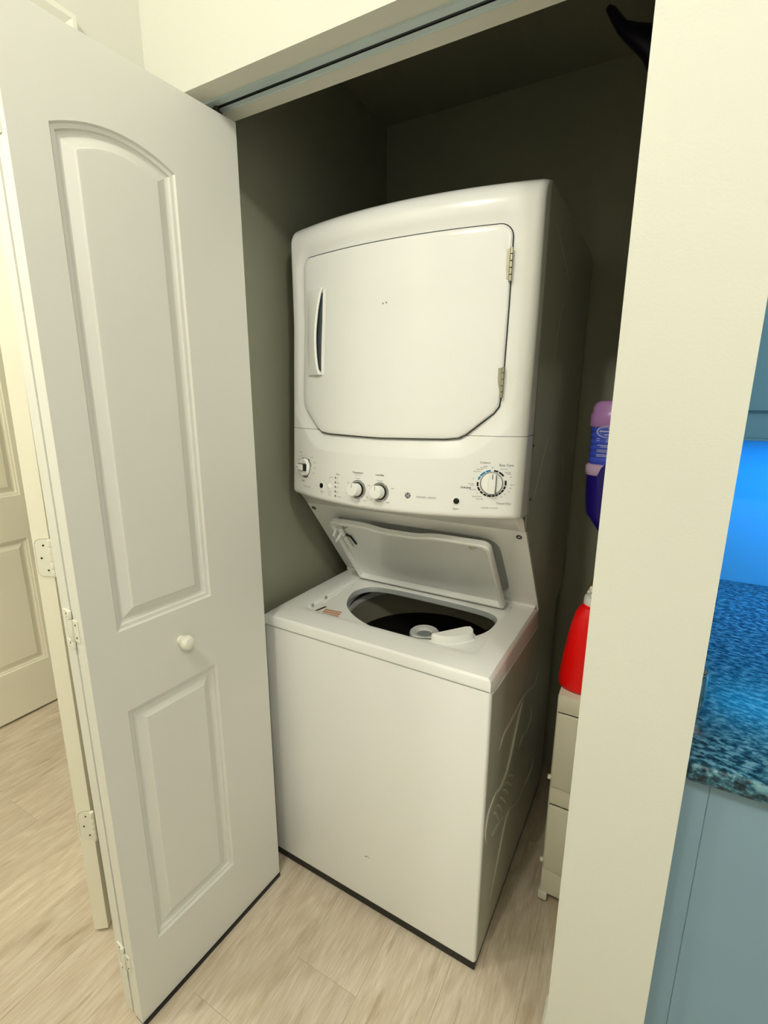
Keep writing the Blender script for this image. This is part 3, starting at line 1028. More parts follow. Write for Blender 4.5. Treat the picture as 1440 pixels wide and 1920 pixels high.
# top skin from the rolled edge back to the cabinet
row = [(xs[j], Y[-1, j], ZT) for j in range(len(xs))]
b.rings([row, [(x, 0.232, ZT) for x in xs], [(x, 0.832, ZT - 0.010) for x in xs]], 'enamel', closed=False)
b.build('dryer_front', WD, angle=40)
r2 = 0.014
zs_lo = np.concatenate([1.188 + r2 - r2 * np.sin(np.linspace(math.pi / 2, 0, 8))[:-1], np.linspace(1.188 + r2, 1.3785, 76)])
b, xs, Y = fascia_part('c', zs_lo, 'enamel', 190, 0.2285)
row = [(xs[j], Y[0, j], zs_lo[0]) for j in range(len(xs))]
b.rings([row, [(x, max(Y[0, j] + 0.030, 0.10) if False else Y[0, j] + 0.35 * (0.214 - Y[0, j]), 1.176) for j, x in enumerate(xs)], [(x, 0.212, 1.1455) for x in xs], [(x, 0.2285, 1.1455) for x in xs]], 'enamel', closed=False)
con = b.build('control_panel', WD, angle=40)
# back of the dryer cabinet
B().prism([(0.75, 0.79), (0.82, 0.80), (0.831, 1.896), (0.80, 1.897), (0.75, 0.83)], 0.006, W - 0.006, 'side', axis='x').build('rear_cover', WD)
# horizontal joint between dryer front and console
b = B()
jx = np.concatenate([np.linspace(0.0005, 0.020, 10), np.linspace(0.03, 0.135, 12)])
for side in (0, 1):
    b = B()
    pts = [(x if not side else W - x) for x in jx]
    fr = [(x, float(shaped(np.array([x]), np.array([1.379]))[0]) + 0.0007, 1.3786) for x in pts]
    b.rings([[(p[0], p[1], 1.3784) for p in fr], [(p[0], p[1], 1.3796) for p in fr]], 'gap', closed=False, smooth=False)
    b.build('panel_joint', WD)
b = B()
b.add([(W + .0004, .17, 1.3783), (W + .0004, .228, 1.3783), (W + .0004, .228, 1.3797), (W + .0004, .17, 1.3797)], [(0, 1, 2, 3)], 'gap')
b.build('panel_joint', WD)

# --- dryer door
def plate(poly, off, mk, edge, nx=40, nz=40, back=None):
    """Shell following the fascia bow inside a star-shaped outline, with a rolled edge."""
    cx, cz = 0.341, 1.60
    P = [(cx + (x - cx) * 1.0, cz + (z - cz) * 1.0) for x, z in poly]
    # refine the outline
    R_ = []
    for i in range(len(P)):
        a, b_ = P[i], P[(i + 1) % len(P)]
        m_ = max(1, int(math.hypot(a[0] - b_[0], a[1] - b_[1]) / 0.018))
        for k in range(m_):
            R_.append((a[0] + (b_[0] - a[0]) * k / m_, a[1] + (b_[1] - a[1]) * k / m_))
    R_ = np.array(R_)
    bb = B()
    loops = []

    def base(XX, ZZ):
        e, q = ye(ZZ)
        return e - q * (1 - ((XX - 0.34) / 0.34) ** 2)
    for s_, d in edge + [(t, None) for t in np.linspace(0.94, 0.06, 12)]:
        if d is None:
            X_ = cx + (R_[:, 0] - cx) * s_; Z_ = cz + (R_[:, 1] - cz) * s_
            d = off
        else:
            lx, lz = 0.281, 0.226
            X_ = cx + (R_[:, 0] - cx) * (1 - s_ / lx); Z_ = cz + (R_[:, 1] - cz) * (1 - s_ / lz)
        Y_ = base(X_, Z_) + d
        loops.append([(X_[k], Y_[k], Z_[k]) for k in range(len(X_))])
    bb.rings(loops, mk, cap1=True)
    return bb


plate(door_outline(0.0022), 0.0055, 'gap', [(0.0, 0.014), (0.0, 0.0055)]).build('door_gasket', WD)
dd = plate(door_outline(0.0), 0.0000, 'enamel', [(0.0, 0.012), (0.0, 0.0040), (0.0012, 0.0016), (0.0040, 0.0002)]).build('dryer_door', WD, angle=40)
dd['label'] = 'bowed dryer door with chamfered lower corners'


def front(x, z, d=0.0):
    """Point on the bowed door/console surface, d metres proud of it, with its outward normal."""
    f = lambda a, c: float(ye(np.float64(c))[0] - ye(np.float64(c))[1] * (1 - ((a - 0.34) / 0.34) ** 2))
    y = f(x, z)
    gx = (f(x + 1e-4, z) - f(x - 1e-4, z)) / 2e-4
    gz = (f(x, z + 1e-4) - f(x, z - 1e-4)) / 2e-4
    n_ = Vector((gx, -1, gz)).normalized()
    return Vector((x, y, z)) + n_ * d, n_


# curved pull handle near the door's left edge
b = B()
loops = []
for k in range(17):
    t = k / 16
    z = 1.739 - 0.217 * t
    bow = math.sin(math.pi * t) ** 0.8
    xr = 0.140 - 0.019 * bow                       # free (right) edge
    xl = 0.073 + 0.012 * t ** 2
    xr = 0.141 - 0.0110 * bow
    h = 0.007 + 0.009 * bow + 0.004 * t
    if k in (0, 16):
        h *= 0.85
    sec = []
    for (xx, dd_) in ((xl, -0.004), (xl + 0.002, 0.0005 + 0.005 * t), (xl + 0.014, h * (0.35 + 0.2 * t)), ((xl + xr) / 2, h * 0.78), (xr - 0.003, h + 0.001), (xr, h - 0.002), (xr - 0.001, h - 0.005 if bow > .1 else -0.004), (xl + 0.020, -0.004)):
        p, _ = front(xx, z, dd_)
        sec.append(tuple(p))
    loops.append(sec)
b.rings(loops, 'plasticw', True, True)
hb = b.build('door_handle', dd, angle=40)
# finger hollow behind the handle
b = B()
lp_, rp_ = [], []
for k in range(15):
    t = k / 14
    z = 1.727 - 0.196 * t
    bow = math.sin(math.pi * t) ** 0.8
    p, _ = front(0.100, z, 0.0012); q, _ = front(0.1415 - 0.003 * bow, z, 0.0012)
    lp_.append(tuple(p)); rp_.append(tuple(q))
b.rings([lp_, rp_], 'hollow', closed=False)
lp_, rp_ = [], []
for k in range(15):
    t = k / 14
    z = 1.736 - 0.214 * t
    p, _ = front(0.1415 - 0.003 * math.sin(math.pi * t) ** .8, z, 0.0030); q, _ = front(0.1500, z, 0.0006)
    lp_.append(tuple(p)); rp_.append(tuple(q))
b.rings([lp_, rp_], 'plasticw', closed=False)
b.build('handle_hollow', dd)
b = B()
for zc_ in (1.741, 1.498):
    for k in range(5):
        p, n_ = front(0.6225, zc_ - 0.028 + 0.0135 * k, 0.0015)
        b.lathe([(0.0035, -0.006), (0.0040, -0.0055), (0.0040, 0.0055), (0.0035, 0.006)], 'silver', tuple(p), (0, 0, 1), 12)
    p, n_ = front(0.6165, zc_, 0.0)
    b.box(p.x - 0.004, p.x + 0.004, p.y - 0.001, p.y + 0.003, zc_ - 0.030, zc_ + 0.030, 'silver', 0.0005, 1)
    h_ = b.build('door_hinge', dd)
    h_['label'] = 'silver metal hinge'
    b = B()
b = B()
for x_, z_ in ((0.331, 1.682), (0.340, 1.683)):
    p, n_ = front(x_, z_, 0.0002)
    B().lathe([(0.0022, 0), (0.0016, 0.0004)], 'inklight', tuple(p), tuple(n_), 8).build('scuff_mark', dd)

# --- console: dials, buttons, lamps and lettering
def frame_at(x, z):
    p, n_ = front(x, z)
    ux = Vector((0, 0, 1)).cross(n_).normalized() * 1.0
    if ux.x < 0:
        ux = -ux
    uz = n_.cross(ux)
    if uz.z < 0:
        uz = -uz
    return p, n_, ux, uz


def dial(x, z, r, grip, dark_end=False):
    p, n_, ux, uz = frame_at(x, z)
    b = B()
    b.lathe([(r * 1.02, 0.0005), (r, 0.003), (r * 0.97, 0.0085), (r * 0.90, 0.0100)], 'plasticw', tuple(p), tuple(n_), 36)
    b.lathe([(r * 1.06, 0.0), (r * 1.06, 0.0012)], 'gap', tuple(p), tuple(n_), 36)
    # raised grip bar across the dial
    c, s_ = math.cos(grip), math.sin(grip)
    along = ux * c + uz * s_
    side = n_.cross(along)
    L_ = r * 0.98
    wv = r * 0.34
    secs = []
    bar_ = ((-L_ * 0.22, 0.0175, 0.95), (0, 0.0185, 1.0), (L_ * 0.93, 0.0175, 0.9), (L_ * 1.02, 0.009, 0.75)) if dark_end else ((-L_, 0.009, 0.7), (-L_ * 0.93, 0.0165, 0.9), (0, 0.0185, 1.0), (L_ * 0.93, 0.0175, 0.9), (L_ * 1.02, 0.009, 0.75))
    for q, hh_, ww in bar_:
        secs.append([tuple(p + along * q + side * (a * wv * ww) + n_ * h2) for a, h2 in ((-1.15, 0.008), (-1.0, hh_ - 0.0015), (-0.8, hh_), (0.8, hh_), (1.0, hh_ - 0.0015), (1.15, 0.008))])
    b.rings(secs, 'plasticw', True, True)
    # dark reveal on one flank, pointer line
    fl_ = [p + along * (-L_ * 0.9) + side * (-1.30 * wv) + n_ * 0.0104, p + along * (L_ * 0.9) + side * (-1.22 * wv) + n_ * 0.0104,
           p + along * (L_ * 0.85) + side * (-1.05 * wv) + n_ * 0.0155, p + along * (-L_ * 0.85) + side * (-1.05 * wv) + n_ * 0.0150]
    b.add([tuple(v) for v in fl_], [(0, 1, 2, 3)], 'black')
    if dark_end:
        secs = []
        for q in (-L_ * 0.86, -L_ * 0.2):
            secs.append([tuple(p + along * q + side * (a * wv * 1.12) + n_ * h2) for a, h2 in ((-1.0, 0.008), (-1.0, 0.0130), (1.0, 0.0130), (1.0, 0.008))])
        b.rings(secs, 'black', True, True, smooth=False)
    q0 = [p + along * (L_ * 0.45) + side * (-0.0008) + n_ * 0.0187, p + along * (L_ * 0.93) + side * (-0.0008) + n_ * 0.0178, p + along * (L_ * 0.93) + side * 0.0008 + n_ * 0.0178, p + along * (L_ * 0.45) + side * 0.0008 + n_ * 0.0187]
    b.add([tuple(v) for v in q0], [(0, 1, 2, 3)], 'black')
    return b


def small_knob(x, z, r, h):
    p, n_, ux, uz = frame_at(x, z)
    b = B()
    b.lathe([(r * 1.28, 0.0), (r * 1.28, 0.0012)], 'shadowgap', tuple(p), tuple(n_), 32)
    b.lathe([(r * 1.1, 0.0006), (r * 1.05, 0.006)], 'black', tuple(p), tuple(n_), 32)
    b.lathe([(r, 0.004), (r, h * 0.3), (r * 0.97, h * 0.94), (r * 0.90, h), (r * 0.5, h + 0.0004)], 'plasticw', tuple(p), tuple(n_), 32)
    b.box(-0.0006, 0.0006, r * 0.3, r * 0.9, 0, 0.0004, 'inklight', xf=Matrix(((ux.x, uz.x, n_.x, (p + n_ * (h + 0.0004)).x), (ux.y, uz.y, n_.y, (p + n_ * (h + .0004)).y), (ux.z, uz.z, n_.z, (p + n_ * (h + .0004)).z), (0, 0, 0, 1))))
    return b


dial(0.078, 1.272, 0.0245, math.radians(182), True).build('dial', con)
dial(0.6165, 1.2725, 0.0245, math.radians(88)).build('dial', con)
small_knob(0.288, 1.236, 0.0165, 0.027).build('knob', con)
small_knob(0.3545, 1.2365, 0.0165, 0.027).build('knob', con)
for x_, z_ in ((0.157, 1.231), (0.544, 1.229)):
    p, n_, ux, uz = frame_at(x_, z_)
    b = B().lathe([(0.0098, 0), (0.0098, 0.0012), (0.0085, 0.0016)], 'plasticw', tuple(p), tuple(n_), 24).lathe([(0.0072, 0.001), (0.0068, 0.0032), (0.004, 0.0038)], 'black', tuple(p), tuple(n_), 24)
    o = b.build('start_button', con); o['label'] = 'round black push button'
p, n_, ux, uz = frame_at(0.188, 1.233)
B().lathe([(0.0072, 0), (0.0070, 0.002), (0.005, 0.0032)], 'plasticw', tuple(p), tuple(n_), 24).build('option_button', con)
for x_, z_ in ((0.2095, 1.258), (0.2098, 1.246), (0.2102, 1.234), (0.2108, 1.222), (0.2115, 1.2105)):
    p, n_, ux, uz = frame_at(x_, z_)
    xf = Matrix(((ux.x, uz.x, n_.x, p.x), (ux.y, uz.y, n_.y, p.y), (ux.z, uz.z, n_.z, p.z), (0, 0, 0, 1)))
    B().box(-0.0013, 0.0013, -0.0026, 0.0026, 0, 0.0012, 'black', 0.0004, 1, xf).build('indicator_light', con)


def arc(b, x, z, r0, r1, a0, a1, mk, n=10):
    li, lo = [], []
    for k in range(n + 1):
        a = math.radians(a0 + (a1 - a0) * k / n)
        li.append(tuple(front(x + r0 * math.cos(a), z + r0 * math.sin(a), 0.0005)[0]))
        lo.append(tuple(front(x + r1 * math.cos(a), z + r1 * math.sin(a), 0.0005)[0]))
    b.rings([li, lo], mk, closed=False, smooth=False)


b = B()
# dryer dial ring: blue for cottons, black dashes round the rest
for a0, a1 in ((97, 117), (120, 146), (149, 164)):
    arc(b, 0.6165, 1.2725, 0.0272, 0.0312, a0, a1, 'blue')
for a0, a1 in ((66, 84), (36, 62), (-8, 14), (-26, -12), (-42, -29), (-56, -45), (-70, -59), (-84, -73), (-104, -87), (-122, -108), (-140, -126), (-162, -144), (-185, -166)):
    arc(b, 0.6165, 1.2725, 0.0272, 0.0312, a0, a1, 'black')
b.build('dial_markings', con)['kind'] = 'stuff'
b = B()
arc(b, 0.078, 1.272, 0.0268, 0.0292, 112, 160, 'blue')
for a0, a1 in ((40, 62), (8, 36), (180, 300)):
    arc(b, 0.078, 1.272, 0.0268, 0.0292, a0, a1, 'black', 14)
b.build('dial_markings', con)['kind'] = 'stuff'
for xx in (0.288, 0.3545):
    b = B()
    for a0, a1 in ((60, 140), (-60, 55), (-120, -70)):
        arc(b, xx, 1.236, 0.0225, 0.0240, a0, a1, 'black', 12)
    b.build('dial_markings', con)['kind'] = 'stuff'


def text_mesh(s_, size, x, z, align='CENTER', bold=0.0, squeeze=1.0):
    cu = bpy.data.curves.new('lettering', 'FONT')
    cu.body = s_
    cu.size = size
    cu.align_x = align
    cu.align_y = 'CENTER'
    cu.resolution_u = 2
    cu.offset = bold
    ob = bpy.data.objects.new('lettering', cu)
    C.objects.link(ob)
    dg = bpy.context.evaluated_depsgraph_get()
    me = bpy.data.meshes.new_from_object(ob.evaluated_get(dg))
    vs = [v.co.copy() for v in me.vertices]
    fs = [tuple(p_.vertices) for p_ in me.polygons]
    bpy.data.objects.remove(ob); bpy.data.curves.remove(cu); bpy.data.meshes.remove(me)
    return [(x + v.x * squeeze, z + v.y) for v in vs], fs


LET = B()


def word(s_, size, x, z, mk='ink', align='CENTER', squeeze=1.0, bold=0.0):
    vs, fs = text_mesh(s_, size, x, z, align, bold, squeeze)
    LET.add([tuple(front(a, c, 0.0006)[0]) for a, c in vs], fs, mk)


word('Cottons', 0.0068, 0.600, 1.3195)
word('Easy Care', 0.0074, 0.6445, 1.3145)
word('Delicates', 0.0062, 0.5625, 1.2615, bold=0.0001)
word('Timed Dry', 0.0068, 0.6445, 1.2265)
word('DRYER CYCLES', 0.0050, 0.616, 1.2155, 'inklight')
word('WASHER CYCLES', 0.0045, 0.086, 1.2185, 'inklight')
word('WASHER / DRYER', 0.0060, 0.4735, 1.2325, 'inklight')
word('Start', 0.0066, 0.544, 1.2105)
word('Start', 0.0058, 0.158, 1.2145)
word('Temperature', 0.0062, 0.285, 1.2785, bold=0.0001)
word('(Wash / Rinse)', 0.0034, 0.286, 1.2725, 'inklight')
word('Load Size', 0.0062, 0.351, 1.2780, bold=0.0001)
word('Status', 0.0054, 0.218, 1.2680)
word('Colors', 0.0052, 0.052, 1.3125, 'inklight')
word('Whites', 0.0052, 0.066, 1.2325)
for s_, x_, z_ in (('Off', .078, 1.307), ('Easy Care', .107, 1.303), ('Delicates', .122, 1.289), ('Normal', .122, 1.275), ('Heavy', .119, 1.260), ('Rinse', .105, 1.245), ('Spin', .087, 1.238), ('Light', .056, 1.303), ('Normal', .042, 1.290), ('Heavy', .038, 1.276), ('Soak', .040, 1.260)):
    word(s_, 0.0036, x_, z_, 'ink')
for s_, x_, z_ in (('Fill', .2155, 1.2575), ('Wash', .2155, 1.2455), ('Rinse', .2160, 1.2335), ('Spin', .2165, 1.2215), ('Lid Locked', .2170, 1.2100)):
    word(s_, 0.0036, x_, z_, 'ink', 'LEFT')
for s_, x_, z_ in (('Extra Rinse', .190, 1.2190), ('On / Off', .190, 1.2140), ('Reset', .190, 1.2090)):
    word(s_, 0.0034, x_, z_, 'inklight')
for s_, x_, z_ in (('Tap Cold', .286, 1.2640), ('Cold', .256, 1.2500), ('Cool', .256, 1.2240), ('Hot', .318, 1.2200), ('Warm', .312, 1.2100), ('Warm', .292, 1.2075)):
    word(s_, 0.0036, x_, z_)
for s_, x_, z_ in (('Precise Fill', .3525, 1.2640), ('Super', .322, 1.2500), ('Small', .3885, 1.2480), ('Large', .330, 1.2160), ('Medium', .378, 1.2130)):
    word(s_, 0.0036, x_, z_)
for s_, x_, z_ in (('Off', .6165, 1.3085), ('Damp', .602, 1.3115), ('Less Dry', .597, 1.3080), ('Optimum', .589, 1.3040), ('More Dry', .584, 1.2990), ('More Dry', .640, 1.3055), ('Less Dry', .648, 1.2985), ('Damp', .651, 1.2950),
                   ('60', .655, 1.2875), ('50 min', .660, 1.2700), ('40', .656, 1.2620), ('30', .653, 1.2545), ('25', .646, 1.2480), ('20', .639, 1.2420), ('10', .577, 1.2825), ('Less Dry', .573, 1.2710), ('Damp', .576, 1.2675), ('More Dry', .578, 1.2575), ('20', .588, 1.2490), ('Quick Fluff 20', .588, 1.2415), ('Dewrinkle', .594, 1.2360)):
    word(s_, 0.0036, x_, z_)
# bracket from the option button to the status column
for (xa_, za_, xb_, zb_) in ((.188, 1.243, .188, 1.258), (.188, 1.258, .205, 1.258)):
    dx_, dz_ = (0.0003, 0) if xa_ == xb_ else (0, 0.0003)
    LET.add([tuple(front(a, c, .0006)[0]) for a, c in ((xa_ - dx_, za_ - dz_), (xb_ - dx_, zb_ - dz_), (xb_ + dx_, zb_ + dz_), (xa_ + dx_, za_ + dz_))], [(0, 1, 2, 3)], 'inklight')
LET.build('lettering', con, recalc=False)['kind'] = 'stuff'
# round maker's emblem
b = B()
n_ = 28
ctr = (0.429, 1.2345)
disc = [tuple(front(ctr[0] + 0.0072 * math.cos(2 * math.pi * k / n_), ctr[1] + 0.0072 * math.sin(2 * math.pi * k / n_), 0.0006)[0]) for k in range(n_)]
b.add(disc, [tuple(range(n_))], 'navyink')
arc2 = lambda r0, r1, a0, a1, d: [[tuple(front(ctr[0] + r * math.cos(math.radians(a0 + (a1 - a0) * k / 12)), ctr[1] + r * math.sin(math.radians(a0 + (a1 - a0) * k / 12)), d)[0]) for k in range(13)] for r in (r0, r1)]
for q in range(4):
    b.rings(arc2(0.0052, 0.0060, q * 90 + 12, q * 90 + 84, 0.0010), 'plasticw', closed=False, smooth=False)
vs, fs = text_mesh('GE', 0.0078, ctr[0], ctr[1], 'CENTER', 0.0001, 0.8)
b.add([tuple(front(a + (c - ctr[1]) * 0.25, c, 0.0011)[0]) for a, c in vs], fs, 'plasticw')
b.build('emblem', con, recalc=False)

# ------------------------------------------------------------------ slim drawer cart right of the machine
CT = empty('drawer_cart', (-0.150, 1.230, 0))
tag(CT, 'slim cream plastic drawer cart squeezed between washer and closet wall', 'cart')
cw, cd = 0.138, 0.48
b = B()
b.box(0, cw, 0.006, cd, 0.028, 0.118, 'cream', 0.006, 2).box(0, cw, 0.006, cd, 0.637, 0.690, 'cream', 0.006, 2)
b.box(0.002, cw - 0.002, 0.008, cd, 0.342, 0.405, 'cream', 0.004, 2)
for px_ in (0.0, cw - 0.006):
    for py_ in (0.012, cd - 0.018):
        b.box(px_, px_ + 0.006, py_, py_ + 0.016, 0.10, 0.65, 'cream', 0.002, 1)
b.box(0.004, cw - 0.004, cd - 0.008, cd - 0.002, 0.1, 0.65, 'cream')
b.build('frame', CT)
for z0_, z1_ in ((0.1190, 0.3415), (0.4055, 0.6365)):
    b = B()
    b.box(0.003, cw - 0.003, 0.0, 0.010, z0_, z1_, 'cream', 0.004, 2)
    b.box(0.006, cw - 0.006, 0.010, cd - 0.02, z0_ + 0.004, z0_ + 0.012, 'cream').box(0.006, 0.009, 0.010, cd - 0.02, z0_ + 0.004, z1_ - 0.02, 'cream').box(cw - 0.009, cw - 0.006, 0.010, cd - 0.02, z0_ + 0.004, z1_ - 0.02, 'cream')
    dr = b.build('drawer', CT)
    B().lathe([(0.006, 0.0), (0.0075, 0.004), (0.006, 0.010)], 'cream', (0.003, 0.010, z0_ + 0.022), (-1, 0, 0), 12).build('stop_knob', dr)
for fx in (0.012, cw - 0.012):
    for fy in (0.018, cd - 0.02):
        b = B()
        b.box(fx - 0.016, fx + 0.010, fy - 0.020, fy + 0.014, 0.010, 0.034, 'trim', 0.003, 2)
        b.lathe([(0.009, -0.006), (0.010, -0.004), (0.010, 0.004), (0.009, 0.006)], 'black', (fx, fy, 0.010), (1, 0, 0), 14)
        b.build('caster', CT)

# red detergent bottle lying upright on the cart top
RB = empty('detergent_bottle', (-0.088, 1.315, 0.690))
tag(RB, 'bright red detergent bottle with white cap standing on the drawer cart', 'bottle')
def sup(hx, hy, z, n=32, e=2.6, cx=0.0):
    out = []
    for k in range(n):
        t = 2 * math.pi * k / n
        c, s_ = math.cos(t), math.sin(t)
        out.append((cx + hx * abs(c) ** (2 / e) * (1 if c >= 0 else -1), hy * abs(s_) ** (2 / e) * (1 if s_ >= 0 else -1), z))
    return out


b = B()
b.rings([sup(.064, .050, 0.000), sup(.072, .057, 0.004), sup(.0745, .060, 0.012), sup(.073, .060, 0.035), sup(.067, .058, 0.094), sup(.061, .054, 0.138), sup(.055, .049, 0.180), sup(.047, .042, 0.213), sup(.040, .036, 0.228), sup(.033, .032, 0.236), sup(.031, .031, 0.238), sup(.032, .032, 0.241), sup(.029, .029, 0.244)], 'red', True, True)
b.build('body', RB, angle=50)
b = B().lathe([(0.029, 0.240), (0.030, 0.243), (0.029, 0.262), (0.0265, 0.266), (0.020, 0.267)], 'plasticw', (0, 0, 0), n=28)
b.tube([(-0.012, -0.006, 0.264), (-0.016, -0.006, 0.276), (-0.012, -0.010, 0.287), (0.004, -0.012, 0.289), (0.016, -0.008, 0.284)], [0.009, 0.008, 0.0085, 0.010, 0.010], 'plasticw', 12)
b.build('cap', RB)
B().lathe([(0.0085, -0.012), (0.0095, 0.0), (0.007, 0.006), (0.003, 0.008)], 'teal', (0.000, -0.018, 0.273), (0, -1, 0), 16).build('spout', RB)

# yellow bottle behind it
YB_ = empty('yellow_bottle', (-0.100, 1.660, 0.690))
tag(YB_, 'mustard yellow bottle half hidden behind the red bottle', 'bottle')
b = B()
b.rings([sup(.040, .036, 0.0), sup(.046, .040, 0.006), sup(.047, .041, 0.10), sup(.044, .038, 0.14), sup(.030, .028, 0.18), sup(.016, .016, 0.20)], 'yellow', True, True)
b.build('body', YB_, angle=50)
B().lathe([(0.018, 0.198), (0.018, 0.225), (0.014, 0.229)], 'yellow', (0, 0, 0), n=20).build('cap', YB_)

# upright spray mop leaning on the right closet wall, standing on the cart
MP = empty('spray_mop', (-0.090, 1.44, 0.690))
tag(MP, 'dark purple spray mop with an upturned purple and blue bottle clipped to its pole', 'mop')
z_ = lambda z: z - 0.690
b = B().box(-0.045, 0.075, 0.02, 0.15, 0.0, 0.030, 'navy', 0.010, 3)
b.build('mop_head', MP)
b = B().tube([(0.022, 0.105, z_(0.715)), (0.020, 0.085, z_(0.80)), (0.018, 0.055, z_(1.0)), (0.018, 0.05, z_(1.5)), (0.018, 0.03, z_(2.15))], [0.014, 0.012, 0.011, 0.011, 0.012], 'grip', 14)
b.build('pole', MP)
b = B()
b.rings([sup(.016, .022, z_(1.00), cx=.030), sup(.026, .030, z_(1.05), cx=.026), sup(.036, .036, z_(1.098), cx=.020), sup(.0570, .040, z_(1.152), cx=.0005), sup(.0600, .043, z_(1.20), cx=-.002), sup(.0630, .044, z_(1.262), cx=-.002), sup(.0632, .044, z_(1.268), cx=-.002)], 'navy', True, True)
# sweeping front blade of the holder
sw = [(0.068, 1.02), (0.0, 1.14), (-0.028, 1.22), (-0.034, 1.262), (-0.026, 1.284), (-0.010, 1.303), (0.010, 1.318), (0.030, 1.328), (0.068, 1.33)]
b.prism([(x, z_(z)) for x, z in sw], -0.052, -0.038, 'navy')
b.build('bottle_holder', MP, angle=40)
BT = B()
BT.rings([sup(.055, .038, z_(1.255)), sup(.0665, .045, z_(1.262), cx=-.001), sup(.0685, .046, z_(1.270), cx=-.001), sup(.0685, .046, z_(1.286), cx=-.001), sup(.0640, .042, z_(1.291))], 'lavender', True, True)
bottle = None
b = B()
lps = [sup(.0600, .040, z_(1.290))]
zz_ = 1.292
for k in range(6):
    f = 1 - 0.012 * 0
    lps += [sup(.0615, .0405, z_(zz_ + 0.002)), sup(.0645 , .0425, z_(zz_ + 0.006)), sup(.0645, .0425, z_(zz_ + 0.011)), sup(.0615, .0405, z_(zz_ + 0.0155))]
    zz_ += 0.0165
b.rings(lps, 'labelblue', True, True)
b.rings([sup(.0625, .0412, z_(1.388)), sup(.0680, .0435, z_(1.392)), sup(.0685, .0440, z_(1.416)), sup(.0665, .0425, z_(1.424)), sup(.0640, .0400, z_(1.428)), sup(.0640, .0400, z_(1.441)), sup(.0590, .0370, z_(1.450)), sup(.0480, .0300, z_(1.457))], 'purple', True, True)
bottle = b.build('bottle', MP, angle=50)
BT.build('bottle_collar', MP, angle=50)
# pale print on the label: an oval crest and lines of small type, pressed on the bottle front
b = B()


def lab(x, z):
    x -= 0.012
    return (x, -0.0430 * (1 - min(abs(x) / 0.0650, 0.98) ** 2.6) ** (1 / 2.6) - 0.0006, z_(z))


for r0, r1 in ((1.0, 0.86), (0.74, 0.70)):
    li = [lab(-0.004 + 0.0315 * r0 * math.cos(2 * math.pi * k / 28), 1.378 + 0.0165 * r0 * math.sin(2 * math.pi * k / 28)) for k in range(28)]
    lo = [lab(-0.004 + 0.0315 * r1 * math.cos(2 * math.pi * k / 28), 1.378 + 0.0165 * r1 * math.sin(2 * math.pi * k / 28)) for k in range(28)]
    b.rings([li, lo], 'labelprint', smooth=False)
def bar(x0_, x1_, zc, h_):
    xs_ = [x0_ + (x1_ - x0_) * k / 6 for k in range(7)]
    b.rings([[lab(x, zc - h_ / 2) for x in xs_], [lab(x, zc + h_ / 2) for x in xs_]], 'labelprint', closed=False, smooth=False)
bar(-0.028, 0.020, 1.379, 0.0045); bar(-0.015, 0.007, 1.371, 0.003); bar(-0.006, -0.002, 1.387, 0.003)
for zc, x0_, x1_ in ((1.360, -.034, -.024), (1.355, -.033, -.025), (1.358, -.010, .020), (1.353, -.010, .020), (1.343, -.030, .025), (1.339, -.022, .025), (1.330, -.030, .025), (1.326, -.030, .025), (1.318, -.030, .025), (1.314, -.030, .020)):
    bar(x0_, x1_, zc, 0.0022)
b.build('label', bottle)['kind'] = 'stuff'
b = B().tube([(-0.115, -0.018, z_(2.332)), (-0.107, -0.018, z_(2.324)), (-0.094, -0.018, z_(2.304)), (-0.080, -0.018, z_(2.284)), (-0.060, -0.018, z_(2.268)), (-0.035, -0.016, z_(2.252)), (-0.010, -0.010, z_(2.230)), (0.010, 0.0, z_(2.190)), (0.017, 0.02, z_(2.130)), (0.018, 0.03, z_(2.10))],
             [0.006, 0.0095, 0.0115, 0.0135, 0.019, 0.026, 0.029, 0.026, 0.020, 0.014], 'grip', 14, up=(0, 1, 0))
b.build('grip', MP)

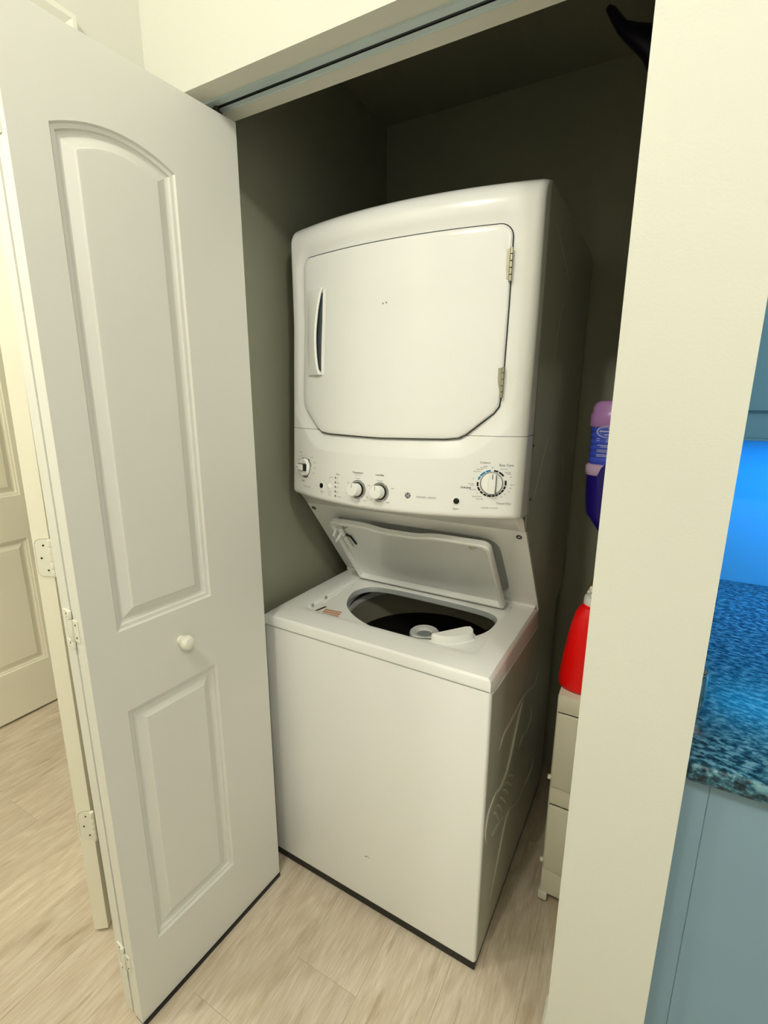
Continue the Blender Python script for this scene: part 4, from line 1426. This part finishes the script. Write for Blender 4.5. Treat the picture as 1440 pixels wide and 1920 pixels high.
# ------------------------------------------------------------------ kitchen seen past the wall end
KC = empty('base_cabinet', (0.106, 0.858, -0.03))
tag(KC, 'blue grey base cabinet under the granite counter past the wall end', 'cabinet')
b = B().box(0, 1.50, 0.014, 0.98, 0.13, 0.877, 'cab').box(0, 1.50, 0.07, 0.98, 0.03, 0.13, 'gap')
b.build('body', KC)
B().box(0.0, 0.0395, 0.0, 0.014, 0.13, 0.872, 'cab', 0.001, 1).build('filler_strip', KC)
for x0_ in (0.0398, 0.5265, 1.0132):
    b = B().box(x0_, x0_ + 0.4865, 0.0, 0.014, 0.135, 0.868, 'cab', 0.0008, 1)
    d_ = b.build('cabinet_door', KC)
CTP = empty('countertop', (0.106, 0.836, 0.848))
tag(CTP, 'blue speckled granite countertop with dark flecks past the wall end', 'countertop')
b = B().box(0, 1.52, 0.0, 1.024, 0, 0.036, 'granite', 0.008, 3)
b.build('slab', CTP)
JR = B().lathe([(0.024, 0.0), (0.026, 0.004), (0.026, 0.078), (0.023, 0.084), (0.0235, 0.086), (0.025, 0.079), (0.0245, 0.078), (0.0245, 0.006), (0.004, 0.005)], 'glass', (0, 0, 0), n=28)
jr = JR.build('glass_jar', None, (0.1115, 1.000, 0.8848))
tag(jr, 'small clear glass jar on the counter, mostly hidden by the wall end', 'jar')
UC = empty('upper_cabinet', (0.107, 1.53, 1.366))
tag(UC, 'soft blue upper cabinet hung above the granite counter', 'cabinet')
B().box(0, 1.52, 0.0, 0.328, 0.0, 0.90, 'cabblue', 0.001, 1).build('body', UC)
for x0_ in (0.004, 0.51, 1.016):
    b = B().box(x0_, x0_ + 0.50, -0.016, 0.0, 0.068, 0.895, 'cabblue', 0.002, 1)
    b.build('cabinet_door', UC)
# light rail with a strip of blue leds under the cabinet
b = B().box(0, 1.52, -0.004, 0.012, -0.006, 0.0, 'cabblue', 0.001, 1)
b.build('light_rail', UC)
LS = B().box(0.02, 1.50, 0.10, 0.13, -0.010, -0.0005, 'led', 0.001, 1).build('led_strip', UC)
LS['label'] = 'glowing blue under-cabinet strip'
lamp('under_cabinet_led', 'AREA', (0.86, 1.66, 1.353), 7.0, (0.01, 0.47, 1.0), 1.4, 0.03)
